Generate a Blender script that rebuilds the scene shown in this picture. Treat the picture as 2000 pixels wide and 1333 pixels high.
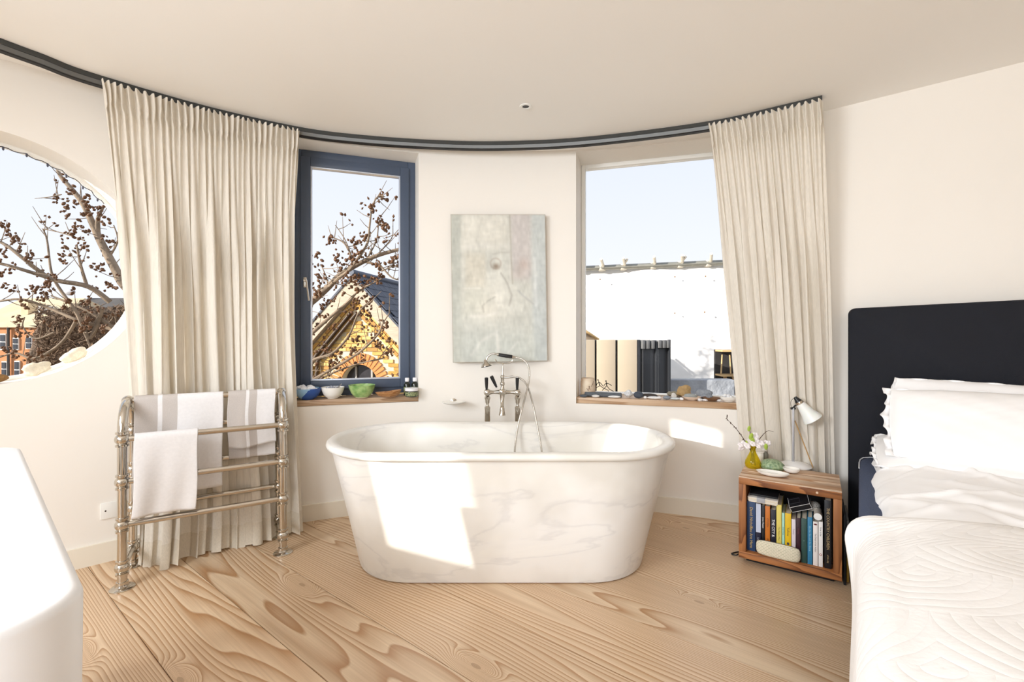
import bpy, bmesh, math, random
import numpy as np
from mathutils import Vector, Matrix
from math import sin, cos, pi, radians, sqrt, atan2

for o in list(bpy.data.objects): bpy.data.objects.remove(o, do_unlink=True)
SC = bpy.context.scene
COL = SC.collection
random.seed(7)

# ------------------------------------------------------------------ camera
F, CX, HY, CAMZ = 889.0, 1000.0, 657.0, 1.2       # focal length in pixels, centre, horizon row, eye height
cam_d = bpy.data.cameras.new('camera'); cam = bpy.data.objects.new('camera', cam_d); COL.objects.link(cam)
cam_d.sensor_width = 36.0; cam_d.lens = F / 2000.0 * 36.0
cam_d.shift_y = -(666.5 - HY) / 2000.0
cam_d.clip_start = 0.02; cam_d.clip_end = 400
cam.location = (0, 0, CAMZ); cam.rotation_euler = (pi/2, 0, 0)
SC.camera = cam

# ------------------------------------------------------------------ world, sun, fill lamps
W = bpy.data.worlds.new('sky'); SC.world = W; W.use_nodes = True
wn = W.node_tree.nodes; wl = W.node_tree.links; wn.clear()
wo = wn.new('ShaderNodeOutputWorld'); wb = wn.new('ShaderNodeBackground')
tc = wn.new('ShaderNodeTexCoord'); sx = wn.new('ShaderNodeSeparateXYZ'); rmp = wn.new('ShaderNodeValToRGB')
wl.new(tc.outputs['Generated'], sx.inputs[0]); wl.new(sx.outputs['Z'], rmp.inputs[0])
rmp.color_ramp.elements[0].position = 0.0; rmp.color_ramp.elements[0].color = (0.90, 0.92, 0.96, 1)
rmp.color_ramp.elements[1].position = 0.55; rmp.color_ramp.elements[1].color = (0.68, 0.75, 0.89, 1)
wl.new(rmp.outputs[0], wb.inputs[0]); wb.inputs[1].default_value = 1.0
wl.new(wb.outputs[0], wo.inputs[0])

SUN_DIR = Vector((1.0, 0.533, -0.336)).normalized()
sd = bpy.data.lights.new('sun', 'SUN'); sun = bpy.data.objects.new('sun', sd); COL.objects.link(sun)
sd.energy = 7.0; sd.color = (1.0, 0.94, 0.86); sd.angle = radians(0.55)
sun.rotation_euler = SUN_DIR.to_track_quat('-Z', 'Y').to_euler()
sun.location = (-12, -6, 6)

def area_light(name, loc, aim, sx_, sy_, power, color, spread=180):
    d = bpy.data.lights.new(name, 'AREA'); d.shape = 'RECTANGLE'; d.size = sx_; d.size_y = sy_
    d.energy = power; d.color = color; d.spread = radians(spread)
    o = bpy.data.objects.new(name, d); COL.objects.link(o); o.location = loc
    o.rotation_euler = (Vector(aim) - Vector(loc)).to_track_quat('-Z', 'Y').to_euler()
    return o
# two unseen fill lamps, added to brighten the room from left and rear
area_light('fill_left', (-2.70, -0.30, 1.95), (1.3, 1.6, 0.0), 1.4, 1.0, 50.0, (0.90, 0.95, 1.0), 125)
area_light('fill_rear', (-1.35, -1.95, 1.55), (-0.75, 3.0, 1.2), 2.2, 1.8, 36.0, (0.90, 0.95, 1.0), 130)

SC.view_settings.view_transform = 'Standard'; SC.view_settings.look = 'None'
SC.view_settings.exposure = 0.17; SC.view_settings.gamma = 1.0
SC.view_settings.use_curve_mapping = False
SC.cycles.diffuse_bounces = 8; SC.cycles.max_bounces = 14; SC.cycles.transparent_max_bounces = 24
SC.cycles.sample_clamp_indirect = 8.0
SC.cycles.use_denoising = True

# ------------------------------------------------------------------ helpers
def C(r, g, b):
    f = lambda v: (v/255.0/12.92) if v/255.0 <= 0.04045 else ((v/255.0+0.055)/1.055)**2.4
    return (f(r), f(g), f(b), 1.0)
def px(x, y, Y):                       # the point of the place that stands at distance Y
    return Vector(((x-CX)/F*Y, Y, CAMZ-(y-HY)/F*Y))
def pz(x, y, z):                       # the point of the place that stands at height z
    Y = F*(CAMZ-z)/(y-HY); return Vector(((x-CX)/F*Y, Y, z))

class MB:
    def __init__(s): s.v = []; s.f = []; s.m = []
    def add(s, vs, fs, mi=0):
        b = len(s.v); s.v += [tuple(p) for p in vs]
        for f in fs: s.f.append(tuple(b+i for i in f)); s.m.append(mi)
        return s
    def box(s, c, d, M=None, mi=0):
        x, y, z = d[0]/2, d[1]/2, d[2]/2
        vs = [Vector((a*x, b*y, e*z)) for a in (-1,1) for b in (-1,1) for e in (-1,1)]
        if M is not None: vs = [M @ v for v in vs]
        vs = [v + Vector(c) for v in vs]
        return s.add(vs, [(0,1,3,2),(4,6,7,5),(0,4,5,1),(2,3,7,6),(0,2,6,4),(1,5,7,3)], mi)
    def bbox(s, c, d, bv=0.004, M=None, mi=0):   # box with chamfered edges
        bm = bmesh.new(); bmesh.ops.create_cube(bm, size=1.0)
        for v in bm.verts: v.co = Vector((v.co.x*d[0], v.co.y*d[1], v.co.z*d[2]))
        bmesh.ops.bevel(bm, geom=bm.edges[:], offset=min(bv, min(d)*0.45), segments=2, affect='EDGES', profile=0.5)
        bm.verts.index_update()
        vs = [v.co.copy() for v in bm.verts]
        if M is not None: vs = [M @ v for v in vs]
        vs = [v + Vector(c) for v in vs]
        fs = [tuple(v.index for v in f.verts) for f in bm.faces]; bm.free()
        return s.add(vs, fs, mi)
    def tube(s, pts, r, seg=12, caps=True, mi=0, closed=False, flat=1.0):
        pts = [Vector(p) for p in pts]; n = len(pts)
        rs = r if isinstance(r, (list, tuple)) else [r]*n
        vs = []; up = None
        for i in range(n):
            if closed: t = pts[(i+1) % n] - pts[i-1]
            else: t = pts[min(i+1, n-1)] - pts[max(i-1, 0)]
            if t.length < 1e-9: t = Vector((0,0,1))
            t.normalize()
            if up is None:
                a = Vector((0,0,1)) if abs(t.z) < 0.9 else Vector((1,0,0))
                up = (a - t*a.dot(t)).normalized()
            else:
                up = up - t*up.dot(t)
                up = up.normalized() if up.length > 1e-6 else Vector((1,0,0))
            sd_ = t.cross(up)
            for k in range(seg):
                a = 2*pi*k/seg
                vs.append(pts[i] + sd_*(cos(a)*rs[i]) + up*(sin(a)*rs[i]*flat))
        fs = []
        for i in range(n if closed else n-1):
            for k in range(seg):
                a = i*seg+k; b = i*seg+(k+1) % seg; j = ((i+1) % n)*seg
                fs.append((a, b, j+(k+1) % seg, j+k))
        if caps and not closed:
            fs.append(tuple(range(seg-1, -1, -1))); fs.append(tuple((n-1)*seg+k for k in range(seg)))
        return s.add(vs, fs, mi)
    def lathe(s, prof, c=(0,0,0), seg=24, M=None, mi=0, sx=1.0, sy=1.0):
        n = len(prof); vs = []
        for (r, z) in prof:
            for k in range(seg):
                a = 2*pi*k/seg; vs.append(Vector((r*cos(a)*sx, r*sin(a)*sy, z)))
        if M is not None: vs = [M @ v for v in vs]
        vs = [v + Vector(c) for v in vs]
        fs = []
        for i in range(n-1):
            for k in range(seg):
                fs.append((i*seg+k, i*seg+(k+1) % seg, (i+1)*seg+(k+1) % seg, (i+1)*seg+k))
        fs.append(tuple(range(seg-1, -1, -1))); fs.append(tuple((n-1)*seg+k for k in range(seg)))
        return s.add(vs, fs, mi)
    def ball(s, c, r, seg=14, sc=(1,1,1), M=None, mi=0, rings=8):
        prof = [(max(1e-4, r*sin(pi*i/rings)), -r*cos(pi*i/rings)) for i in range(rings+1)]
        S = Matrix.Diagonal(sc)
        return s.lathe(prof, c, seg, (M @ S) if M is not None else S, mi)
    def grid(s, nu, nv, fn, mi=0, wrap_u=False, mfn=None):
        b = len(s.v)
        for j in range(nv+1):
            for i in range(nu + (0 if wrap_u else 1)):
                s.v.append(tuple(fn(i/nu, j/nv)))
        w = nu if wrap_u else nu+1
        for j in range(nv):
            for i in range(nu):
                i2 = (i+1) % w if wrap_u else i+1
                s.f.append((b+j*w+i, b+j*w+i2, b+(j+1)*w+i2, b+(j+1)*w+i))
                s.m.append(mfn((i+.5)/nu, (j+.5)/nv) if mfn else mi)
        return s
    def prism(s, poly, z0, z1, mi=0):
        n = len(poly)
        vs = [(p[0], p[1], z0) for p in poly] + [(p[0], p[1], z1) for p in poly]
        fs = [tuple(range(n-1, -1, -1)), tuple(range(n, 2*n))] + [(i, (i+1) % n, n+(i+1) % n, n+i) for i in range(n)]
        return s.add(vs, fs, mi)
    def xform(s, M):
        s.v = [tuple(M @ Vector(p)) for p in s.v]; return s
    def build(s, name, mats, parent=None, local=False, smooth=40, origin=True):
        me = bpy.data.meshes.new(name)
        vs = [Vector(p) for p in s.v]; loc = Vector((0,0,0))
        if parent is not None:
            if not local:
                Wi = wmat(parent).inverted(); vs = [Wi @ v for v in vs]
        elif origin and vs:
            xs = [v.x for v in vs]; ys = [v.y for v in vs]; zs = [v.z for v in vs]
            loc = Vector(((min(xs)+max(xs))/2, (min(ys)+max(ys))/2, min(zs)))
            vs = [v - loc for v in vs]
        me.from_pydata([tuple(v) for v in vs], [], s.f)
        ml = mats if isinstance(mats, (list, tuple)) else [mats]
        for m in ml: me.materials.append(m)
        if len(ml) > 1: me.polygons.foreach_set('material_index', s.m)
        if smooth:
            me.shade_smooth()
            if smooth < 180: me.set_sharp_from_angle(angle=radians(smooth))
        me.update()
        o = bpy.data.objects.new(name, me); COL.objects.link(o)
        o.location = loc
        if parent is not None: o.parent = parent
        return o

def wmat(o):
    M = Matrix.Translation(o.location) @ o.rotation_euler.to_matrix().to_4x4()
    return wmat(o.parent) @ M if o.parent else M
def tag(o, label=None, cat=None, group=None, kind=None):
    if label: o['label'] = label
    if cat: o['category'] = cat
    if group: o['group'] = group
    if kind: o['kind'] = kind
    return o
def thing(name, label, cat, loc, rz=0.0, group=None):
    o = bpy.data.objects.new(name, None); COL.objects.link(o)
    o.empty_display_size = 0.05
    o.location = loc; o.rotation_euler = (0, 0, rz)
    return tag(o, label, cat, group)
def structure(o): o['kind'] = 'structure'; return o
def smooth_path(pts, n=8):             # Catmull-Rom through points
    P = [Vector(p) for p in pts]; out = []
    for i in range(len(P)-1):
        p0 = P[max(i-1, 0)]; p1 = P[i]; p2 = P[i+1]; p3 = P[min(i+2, len(P)-1)]
        for k in range(n):
            t = k/n
            out.append(0.5*((2*p1) + (p2-p0)*t + (2*p0-5*p1+4*p2-p3)*t*t + (3*p1-p0-3*p2+p3)*t**3))
    out.append(P[-1]); return out
def text_mesh(body, size, M, extrude=0.0003):
    cu = bpy.data.curves.new('t', 'FONT'); cu.body = body; cu.size = size; cu.extrude = extrude
    cu.align_x = 'CENTER'; cu.align_y = 'CENTER'; cu.resolution_u = 2
    o = bpy.data.objects.new('t', cu); COL.objects.link(o)
    dg = bpy.context.evaluated_depsgraph_get()
    me = bpy.data.meshes.new_from_object(o.evaluated_get(dg))
    mb = MB(); mb.add([M @ v.co for v in me.vertices], [tuple(p.vertices) for p in me.polygons])
    bpy.data.objects.remove(o, do_unlink=True); bpy.data.curves.remove(cu); bpy.data.meshes.remove(me)
    return mb

# ------------------------------------------------------------------ materials
def nmat(name):
    m = bpy.data.materials.new(name); m.use_nodes = True
    m.node_tree.nodes.clear(); return m, m.node_tree.nodes, m.node_tree.links
def pm(name, col, rough=0.5, metal=0.0, var=None, bump=None, coat=0.0, spec=0.5, sheen=0.0, trans=0.0, ior=1.45, alpha=None, col2=None, coord='Object', stretch=(1,1,1), sss=0.0):
    m, n, l = nmat(name)
    out = n.new('ShaderNodeOutputMaterial'); p = n.new('ShaderNodeBsdfPrincipled'); l.new(p.outputs[0], out.inputs[0])
    p.inputs['Base Color'].default_value = col; p.inputs['Roughness'].default_value = rough
    p.inputs['Metallic'].default_value = metal; p.inputs['Coat Weight'].default_value = coat
    p.inputs['Specular IOR Level'].default_value = spec; p.inputs['Sheen Weight'].default_value = sheen
    p.inputs['Transmission Weight'].default_value = trans; p.inputs['IOR'].default_value = ior
    if sss: p.inputs['Subsurface Weight'].default_value = sss; p.inputs['Subsurface Scale'].default_value = 0.02
    if var or bump:
        t = n.new('ShaderNodeTexCoord'); mp = n.new('ShaderNodeMapping'); mp.inputs['Scale'].default_value = stretch
        l.new(t.outputs[coord], mp.inputs[0])
    if var:                            # (scale, amount[, detail])
        no = n.new('ShaderNodeTexNoise'); no.inputs['Scale'].default_value = var[0]; no.inputs['Detail'].default_value = var[2] if len(var) > 2 else 4
        l.new(mp.outputs[0], no.inputs['Vector'])
        rp = n.new('ShaderNodeValToRGB'); l.new(no.outputs['Fac'], rp.inputs[0])
        a = var[1]
        c2 = col2 or tuple([col[i]*(1-a) for i in range(3)] + [1])
        rp.color_ramp.elements[0].position = 0.35; rp.color_ramp.elements[0].color = c2
        rp.color_ramp.elements[1].position = 0.65; rp.color_ramp.elements[1].color = col
        l.new(rp.outputs[0], p.inputs['Base Color'])
    if bump:                           # (scale, strength[, distance])
        nb = n.new('ShaderNodeTexNoise'); nb.inputs['Scale'].default_value = bump[0]; nb.inputs['Detail'].default_value = 3
        l.new(mp.outputs[0], nb.inputs['Vector'])
        bp = n.new('ShaderNodeBump'); bp.inputs['Strength'].default_value = bump[1]; bp.inputs['Distance'].default_value = bump[2] if len(bump) > 2 else 0.01
        l.new(nb.outputs['Fac'], bp.inputs['Height']); l.new(bp.outputs[0], p.inputs['Normal'])
    return m
def wood_mat(name, light, dark, rings=9.0, along=0.35, across=2.2, rough=0.42, knots=True, edge=0.55, perobj=True, var=0.12, straight=0.0):
    """cathedral grain: contour lines of a height field stretched along the board (local x)"""
    m, n, l = nmat(name)
    out = n.new('ShaderNodeOutputMaterial'); p = n.new('ShaderNodeBsdfPrincipled'); l.new(p.outputs[0], out.inputs[0])
    t = n.new('ShaderNodeTexCoord'); oi = n.new('ShaderNodeObjectInfo')
    def math(op, a, b=None, c=None):
        x = n.new('ShaderNodeMath'); x.operation = op
        for i, q in enumerate((a, b, c)):
            if q is None: continue
            if isinstance(q, (int, float)): x.inputs[i].default_value = q
            else: l.new(q, x.inputs[i])
        return x.outputs[0]
    sep = n.new('ShaderNodeSeparateXYZ'); l.new(t.outputs['Object'], sep.inputs[0])
    rnd = math('MULTIPLY', oi.outputs['Random'], 53.0) if perobj else 0.0
    cmb = n.new('ShaderNodeCombineXYZ')
    l.new(math('MULTIPLY_ADD', sep.outputs[0], along, rnd), cmb.inputs[0])
    l.new(math('MULTIPLY', sep.outputs[1], across), cmb.inputs[1])
    l.new(math('MULTIPLY_ADD', sep.outputs[2], across, math('MULTIPLY', rnd, 0.37) if perobj else 0.0), cmb.inputs[2])
    no = n.new('ShaderNodeTexNoise'); no.inputs['Scale'].default_value = 1.0; no.inputs['Detail'].default_value = 2.6; no.inputs['Roughness'].default_value = 0.42
    l.new(cmb.outputs[0], no.inputs['Vector'])
    h = no.outputs['Fac']
    if straight: h = math('MULTIPLY_ADD', sep.outputs[1], straight, h)
    if knots:
        cm2 = n.new('ShaderNodeCombineXYZ')
        l.new(math('MULTIPLY_ADD', sep.outputs[0], 1.0, rnd), cm2.inputs[0])
        l.new(math('MULTIPLY', sep.outputs[1], 2.6), cm2.inputs[1]); l.new(rnd if perobj else cmb.outputs[0], cm2.inputs[2])
        vo = n.new('ShaderNodeTexVoronoi'); vo.inputs['Scale'].default_value = 0.75; vo.voronoi_dimensions = '2D'
        l.new(cm2.outputs[0], vo.inputs['Vector'])
        k = math('POWER', math('MAXIMUM', math('SUBTRACT', 1.0, math('MULTIPLY', vo.outputs['Distance'], 5.5)), 0.0), 3.0)
        h = math('ADD', h, math('MULTIPLY', k, 0.34))
        kn = math('GREATER_THAN', k, 0.74)
    r = math('FRACT', math('MULTIPLY', h, rings))
    rp = n.new('ShaderNodeValToRGB'); l.new(r, rp.inputs[0])
    e = rp.color_ramp.elements
    e[0].position = 0.0; e[0].color = light
    e[1].position = edge; e[1].color = tuple([light[i]*0.6+dark[i]*0.4 for i in range(3)]+[1])
    q = e.new(0.90); q.color = dark
    q = e.new(0.97); q.color = light
    fn = n.new('ShaderNodeTexNoise'); fn.inputs['Scale'].default_value = 1.0; fn.inputs['Detail'].default_value = 3
    cm3 = n.new('ShaderNodeCombineXYZ'); l.new(math('MULTIPLY_ADD', sep.outputs[0], 2.0, rnd), cm3.inputs[0]); l.new(math('MULTIPLY', sep.outputs[1], 160.0), cm3.inputs[1]); l.new(math('MULTIPLY', sep.outputs[2], 160.0), cm3.inputs[2])
    l.new(cm3.outputs[0], fn.inputs['Vector'])
    mx = n.new('ShaderNodeMix'); mx.data_type = 'RGBA'; mx.blend_type = 'MULTIPLY'; mx.inputs[0].default_value = 0.45
    l.new(rp.outputs[0], mx.inputs[6])
    f2 = n.new('ShaderNodeValToRGB'); f2.color_ramp.elements[0].position = 0.3; f2.color_ramp.elements[0].color = (0.72, 0.66, 0.6, 1); f2.color_ramp.elements[1].position = 0.6; f2.color_ramp.elements[1].color = (1, 1, 1, 1)
    l.new(fn.outputs['Fac'], f2.inputs[0]); l.new(f2.outputs[0], mx.inputs[7])
    res = mx.outputs[2]
    if knots:
        mk = n.new('ShaderNodeMix'); mk.data_type = 'RGBA'; l.new(math('MULTIPLY', kn, 0.45), mk.inputs[0]); l.new(res, mk.inputs[6]); mk.inputs[7].default_value = tuple([dark[i]*0.55 for i in range(3)]+[1]); res = mk.outputs[2]
    hs = n.new('ShaderNodeHueSaturation'); l.new(res, hs.inputs['Color'])
    l.new(math('ADD', math('MULTIPLY', oi.outputs['Random'], var*2), 1.0-var), hs.inputs['Value'])
    l.new(hs.outputs[0], p.inputs['Base Color'])
    p.inputs['Roughness'].default_value = rough
    bp = n.new('ShaderNodeBump'); bp.inputs['Strength'].default_value = 0.03; bp.inputs['Distance'].default_value = 0.001
    l.new(r, bp.inputs['Height']); l.new(bp.outputs[0], p.inputs['Normal'])
    return m
def cloth_mat(name, col, trans=0.25, weave=420.0, bump=0.25, var=0.10, slub=(260, 260, 14)):
    m, n, l = nmat(name)
    out = n.new('ShaderNodeOutputMaterial'); mix = n.new('ShaderNodeMixShader'); mix.inputs[0].default_value = trans
    d = n.new('ShaderNodeBsdfDiffuse'); tr = n.new('ShaderNodeBsdfTranslucent')
    l.new(d.outputs[0], mix.inputs[1]); l.new(tr.outputs[0], mix.inputs[2]); l.new(mix.outputs[0], out.inputs[0])
    t = n.new('ShaderNodeTexCoord'); mp = n.new('ShaderNodeMapping'); mp.inputs['Scale'].default_value = slub
    l.new(t.outputs['Object'], mp.inputs[0])
    no = n.new('ShaderNodeTexNoise'); no.inputs['Scale'].default_value = 1.0; no.inputs['Detail'].default_value = 2
    l.new(mp.outputs[0], no.inputs['Vector'])
    rp = n.new('ShaderNodeValToRGB'); l.new(no.outputs['Fac'], rp.inputs[0])
    rp.color_ramp.elements[0].position = 0.35; rp.color_ramp.elements[0].color = tuple([c*(1-var) for c in col[:3]]+[1])
    rp.color_ramp.elements[1].position = 0.65; rp.color_ramp.elements[1].color = col
    l.new(rp.outputs[0], d.inputs[0]); l.new(rp.outputs[0], tr.inputs[0])
    nb = n.new('ShaderNodeTexNoise'); nb.inputs['Scale'].default_value = weave; l.new(t.outputs['Object'], nb.inputs['Vector'])
    bp = n.new('ShaderNodeBump'); bp.inputs['Strength'].default_value = bump; bp.inputs['Distance'].default_value = 0.002
    l.new(nb.outputs['Fac'], bp.inputs['Height']); l.new(bp.outputs[0], d.inputs['Normal'])
    return m
def glass_mat(name, tint=(1,1,1,1), refl=0.06):
    m, n, l = nmat(name)
    out = n.new('ShaderNodeOutputMaterial'); mix = n.new('ShaderNodeMixShader')
    tr = n.new('ShaderNodeBsdfTransparent'); tr.inputs[0].default_value = tint
    g = n.new('ShaderNodeBsdfGlossy'); g.inputs['Roughness'].default_value = 0.02
    fr = n.new('ShaderNodeLayerWeight'); fr.inputs[0].default_value = 0.12
    ml = n.new('ShaderNodeMath'); ml.operation = 'MULTIPLY'; ml.inputs[1].default_value = refl*4
    l.new(fr.outputs['Fresnel'], ml.inputs[0]); l.new(ml.outputs[0], mix.inputs[0])
    l.new(tr.outputs[0], mix.inputs[1]); l.new(g.outputs[0], mix.inputs[2]); l.new(mix.outputs[0], out.inputs[0])
    return m

M_WALL = pm('wall_paint', C(242, 238, 231), 0.75, var=(1.3, 0.02), bump=(60, 0.04, 0.004))
M_CEIL = pm('ceiling_paint', C(246, 244, 240), 0.8, var=(0.8, 0.02))
M_TRIM = pm('trim_paint', C(236, 230, 216), 0.45)
M_PLANK = wood_mat('fir_plank', C(232, 208, 177), C(184, 141, 99), rings=58.0, along=0.20, across=1.8, rough=0.30, straight=0.9)
M_SUB = pm('dark_gap', C(52, 38, 28), 0.9, var=(20, 0.2))  # dark brown subfloor, visible through the plank joints
M_SILL = wood_mat('sill_wood', C(206, 178, 148), C(168, 132, 98), rings=10, along=0.8, across=9, knots=False)
M_FRAME = pm('blue_grey_frame', C(80, 92, 112), 0.42, var=(3, 0.06))
M_SPACER = pm('bright_glazing_bar', C(214, 220, 232), 0.3, 0.3, var=(30, 0.05))
M_WHITEP = pm('white_paint', C(240, 240, 236), 0.5, var=(3, 0.02))
M_GLASS = glass_mat('window_glass')
M_CHROME = pm('polished_nickel', C(206, 200, 190), 0.09, 1.0, var=(6, 0.05))
M_TRACK = pm('grey_track', C(112, 113, 112), 0.4, 0.5, var=(14, 0.06))
# ------------------------------------------------------------------ the room shell
CC = Vector((0.0497, -0.137)); RW = 3.385; CEIL = 2.52      # the round bay: centre, inner radius, ceiling height
ANG_W = radians(-37.4)
U2 = Vector((cos(ANG_W), sin(ANG_W), 0)); NW = Vector((-sin(ANG_W), cos(ANG_W), 0))   # along the straight wall, and out through it
def bay(th, r=RW, z=0.0):
    a = radians(th); return Vector((CC.x + r*cos(a), CC.y + r*sin(a), z))
KINK = bay(64.4)
def bay_hit(x, y, r=RW):              # where the line of sight meets the bay wall
    dx = (x-CX)/F; a = dx*dx+1; b = -2*(dx*CC.x+CC.y); c = CC.length_squared - r*r
    Y = (-b+sqrt(b*b-4*a*c))/(2*a); p = px(x, y, Y)
    return p, math.degrees(atan2(p.y-CC.y, p.x-CC.x))

def ring_solid(t0, t1, r0, r1, z0, z1, step=0.5):
    mb = MB(); n = int(round((t1-t0)/step)); vs = []
    for i in range(n+1):
        th = t0+(t1-t0)*i/n
        vs += [bay(th, r0, z0), bay(th, r1, z0), bay(th, r1, z1), bay(th, r0, z1)]
    fs = [(0, 1, 2, 3), (4*n+3, 4*n+2, 4*n+1, 4*n)]
    for i in range(n):
        a = 4*i; b = 4*i+4
        for k in range(4):
            k2 = (k+1) % 4; fs.append((a+k, b+k, b+k2, a+k2))
    return mb.add(vs, fs)
def boolean(o, cutters):
    for c in cutters:
        md = o.modifiers.new('cut', 'BOOLEAN'); md.operation = 'DIFFERENCE'; md.solver = 'EXACT'; md.object = c
    bpy.context.view_layer.update()
    me = bpy.data.meshes.new_from_object(o.evaluated_get(bpy.context.evaluated_depsgraph_get()))
    o.modifiers.clear(); o.data = me
    for c in cutters: bpy.data.objects.remove(c, do_unlink=True)

wall = ring_solid(63.5, 214, RW, RW+0.30, -0.02, CEIL+0.02).build('wall_back', M_WALL, smooth=0)
structure(wall)
# window 2 (blue frame), window 3 (right), window 1 (round), window 4 (narrow slot beyond the basin, lets the sun in)
W1T, W1Z, W1R = 138.1, 1.574, 0.607
W2T, W2H, W2Z0, W2Z1 = (115.8+101.95)/2, RW*sin(radians((115.8-101.95)/2)), 0.743, 2.478
W3T, W3H, W3Z0, W3Z1 = (83.15+64.9)/2, RW*sin(radians((83.15-64.9)/2)), 0.722, 2.510
def frame_at(th, r=RW):                # local frame: x along the wall (to the right), y outwards, z up, origin on the chord
    a = radians(th); out = Vector((cos(a), sin(a), 0)); right = Vector((sin(a), -cos(a), 0))
    p = bay(th, r); return Matrix(((right.x, out.x, 0, p.x), (right.y, out.y, 0, p.y), (0, 0, 1, 0), (0, 0, 0, 1)))
cut = []
F1 = frame_at(W1T)
mb = MB(); n1 = 96
ring = [(W1R*cos(2*pi*k/n1), W1R*sin(2*pi*k/n1)) for k in range(n1)]
mb.add([F1 @ Vector((x, -0.5, W1Z+z)) for x, z in ring]+[F1 @ Vector((x, 0.9, W1Z+z)) for x, z in ring],
       [tuple(range(n1)), tuple(range(2*n1-1, n1-1, -1))]+[(k, n1+k, n1+(k+1) % n1, (k+1) % n1) for k in range(n1)])
cut.append(mb.build('cutter', M_WALL, smooth=0))
F2 = frame_at(W2T); F3 = frame_at(W3T)
mb = MB().box((0, 0.2, (W2Z0+W2Z1)/2), (2*W2H, 1.4, W2Z1-W2Z0)); mb.xform(F2); cut.append(mb.build('cutter', M_WALL, smooth=0))
SPL = 0.33                             # the right-hand reveal of window 3 is splayed
mb = MB().prism([(-W3H, -0.5), (W3H-0.01, -0.5), (W3H-0.01, -0.03), (W3H+0.9*SPL, 0.9), (-W3H, 0.9)], W3Z0, W3Z1); mb.xform(F3); cut.append(mb.build('cutter', M_WALL, smooth=0))
sh = Vector((SUN_DIR.x, SUN_DIR.y, 0)).normalized()
P4a, P4b = Vector((-3.29, 0.505, 0)), Vector((-3.20, 0.80, 0))
mid4 = (P4a+P4b)/2; perp = Vector((-sh.y, sh.x, 0)); w4 = abs((P4b-P4a).dot(perp))
M4 = Matrix(((sh.x, perp.x, 0, mid4.x), (sh.y, perp.y, 0, mid4.y), (0, 0, 1, 0), (0, 0, 0, 1)))
SH4 = Matrix(((1, 0, 0, 0), (0, 1, 0, 0), (-0.296, 0, 1, 0), (0, 0, 0, 1)))   # reveal falls with the sun
mb = MB().box((0, 0, 1.60), (2.0, w4, 1.0)); mb.xform(M4 @ SH4); cut.append(mb.build('cutter', M_WALL, smooth=0))
boolean(wall, cut)

wr_len = 3.9
mb = MB(); a = KINK; b = KINK + U2*wr_len
mb.prism([(a.x, a.y), (b.x, b.y), ((b+NW*0.2).x, (b+NW*0.2).y), ((a+NW*0.2).x, (a+NW*0.2).y)], -0.02, CEIL+0.02)
structure(mb.build('wall_right', M_WALL, smooth=0))

rear = KINK + U2*wr_len
MB().box((rear.x+0.02, (rear.y-2.06)/2+0.06, CEIL/2), (0.16, rear.y+2.06+0.1, CEIL+0.03)).build('wall_end', M_WALL, smooth=0)['kind'] = 'structure'
MB().box(((rear.x-0.2)/2+0.05, -2.02, CEIL/2), (rear.x+0.2+0.06, 0.16, CEIL+0.03)).build('wall_rear', M_WALL, smooth=0)['kind'] = 'structure'
def outline(off):
    P = [bay(64.4+(214-64.4)*i/120, RW+off) for i in range(121)]
    e = KINK + U2*wr_len + NW*off
    P += [Vector((e.x, P[-1].y, 0)), e]
    return [(p.x, p.y) for p in P]
structure(MB().prism(outline(0.26), CEIL, CEIL+0.16).build('ceiling', M_CEIL, smooth=0))

floor = structure(MB().prism(outline(0.20), -0.12, -0.022).build('floor', M_SUB, smooth=0))
def clip(poly, nx, ny, d, keep_less=True):     # half plane nx*x+ny*y <= d
    out = []; n = len(poly)
    s_ = 1 if keep_less else -1
    for i in range(n):
        p, q = poly[i], poly[(i+1) % n]
        a = s_*(nx*p[0]+ny*p[1]-d); b = s_*(nx*q[0]+ny*q[1]-d)
        if a <= 0: out.append(p)
        if a*b < 0:
            t = a/(a-b); out.append((p[0]+(q[0]-p[0])*t, p[1]+(q[1]-p[1])*t))
    return out
seams = [-2.2, -1.86, -1.50, -1.16, -0.80, -0.46, -0.12, 0.21, 0.54, 0.865, 1.170, 1.512, 1.842, 2.21, 2.545, 2.88, 3.22, 3.6]
room = outline(0.16)
for i in range(len(seams)-1):
    lo, hi = seams[i]+0.0014, seams[i+1]-0.0014
    poly = clip(clip(room, NW.x, NW.y, hi), NW.x, NW.y, lo, False)
    if len(poly) < 3: continue
    mb = MB().prism(poly, -0.022, 0.0)
    o = mb.build('plank', M_PLANK, smooth=0)          # local x runs along the board
    Lc = o.location.copy(); ang = ANG_W
    o.data.transform(Matrix.Rotation(-ang, 4, 'Z'))
    o.rotation_euler = (0, 0, ang)
    o.parent = floor; o.location = Lc - floor.location

# skirting
structure(ring_solid(64.8, 214, RW-0.016, RW+0.01, 0.0, 0.105, 1.0).build('baseboard_back', M_TRIM, smooth=0))
mb = MB(); a = KINK; b = KINK+U2*wr_len
mb.prism([((a-NW*0.016).x, (a-NW*0.016).y), ((b-NW*0.016).x, (b-NW*0.016).y), ((b+NW*0.01).x, (b+NW*0.01).y), ((a+NW*0.01).x, (a+NW*0.01).y)], 0, 0.105)
structure(mb.build('baseboard_right', M_TRIM, smooth=0))

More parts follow.
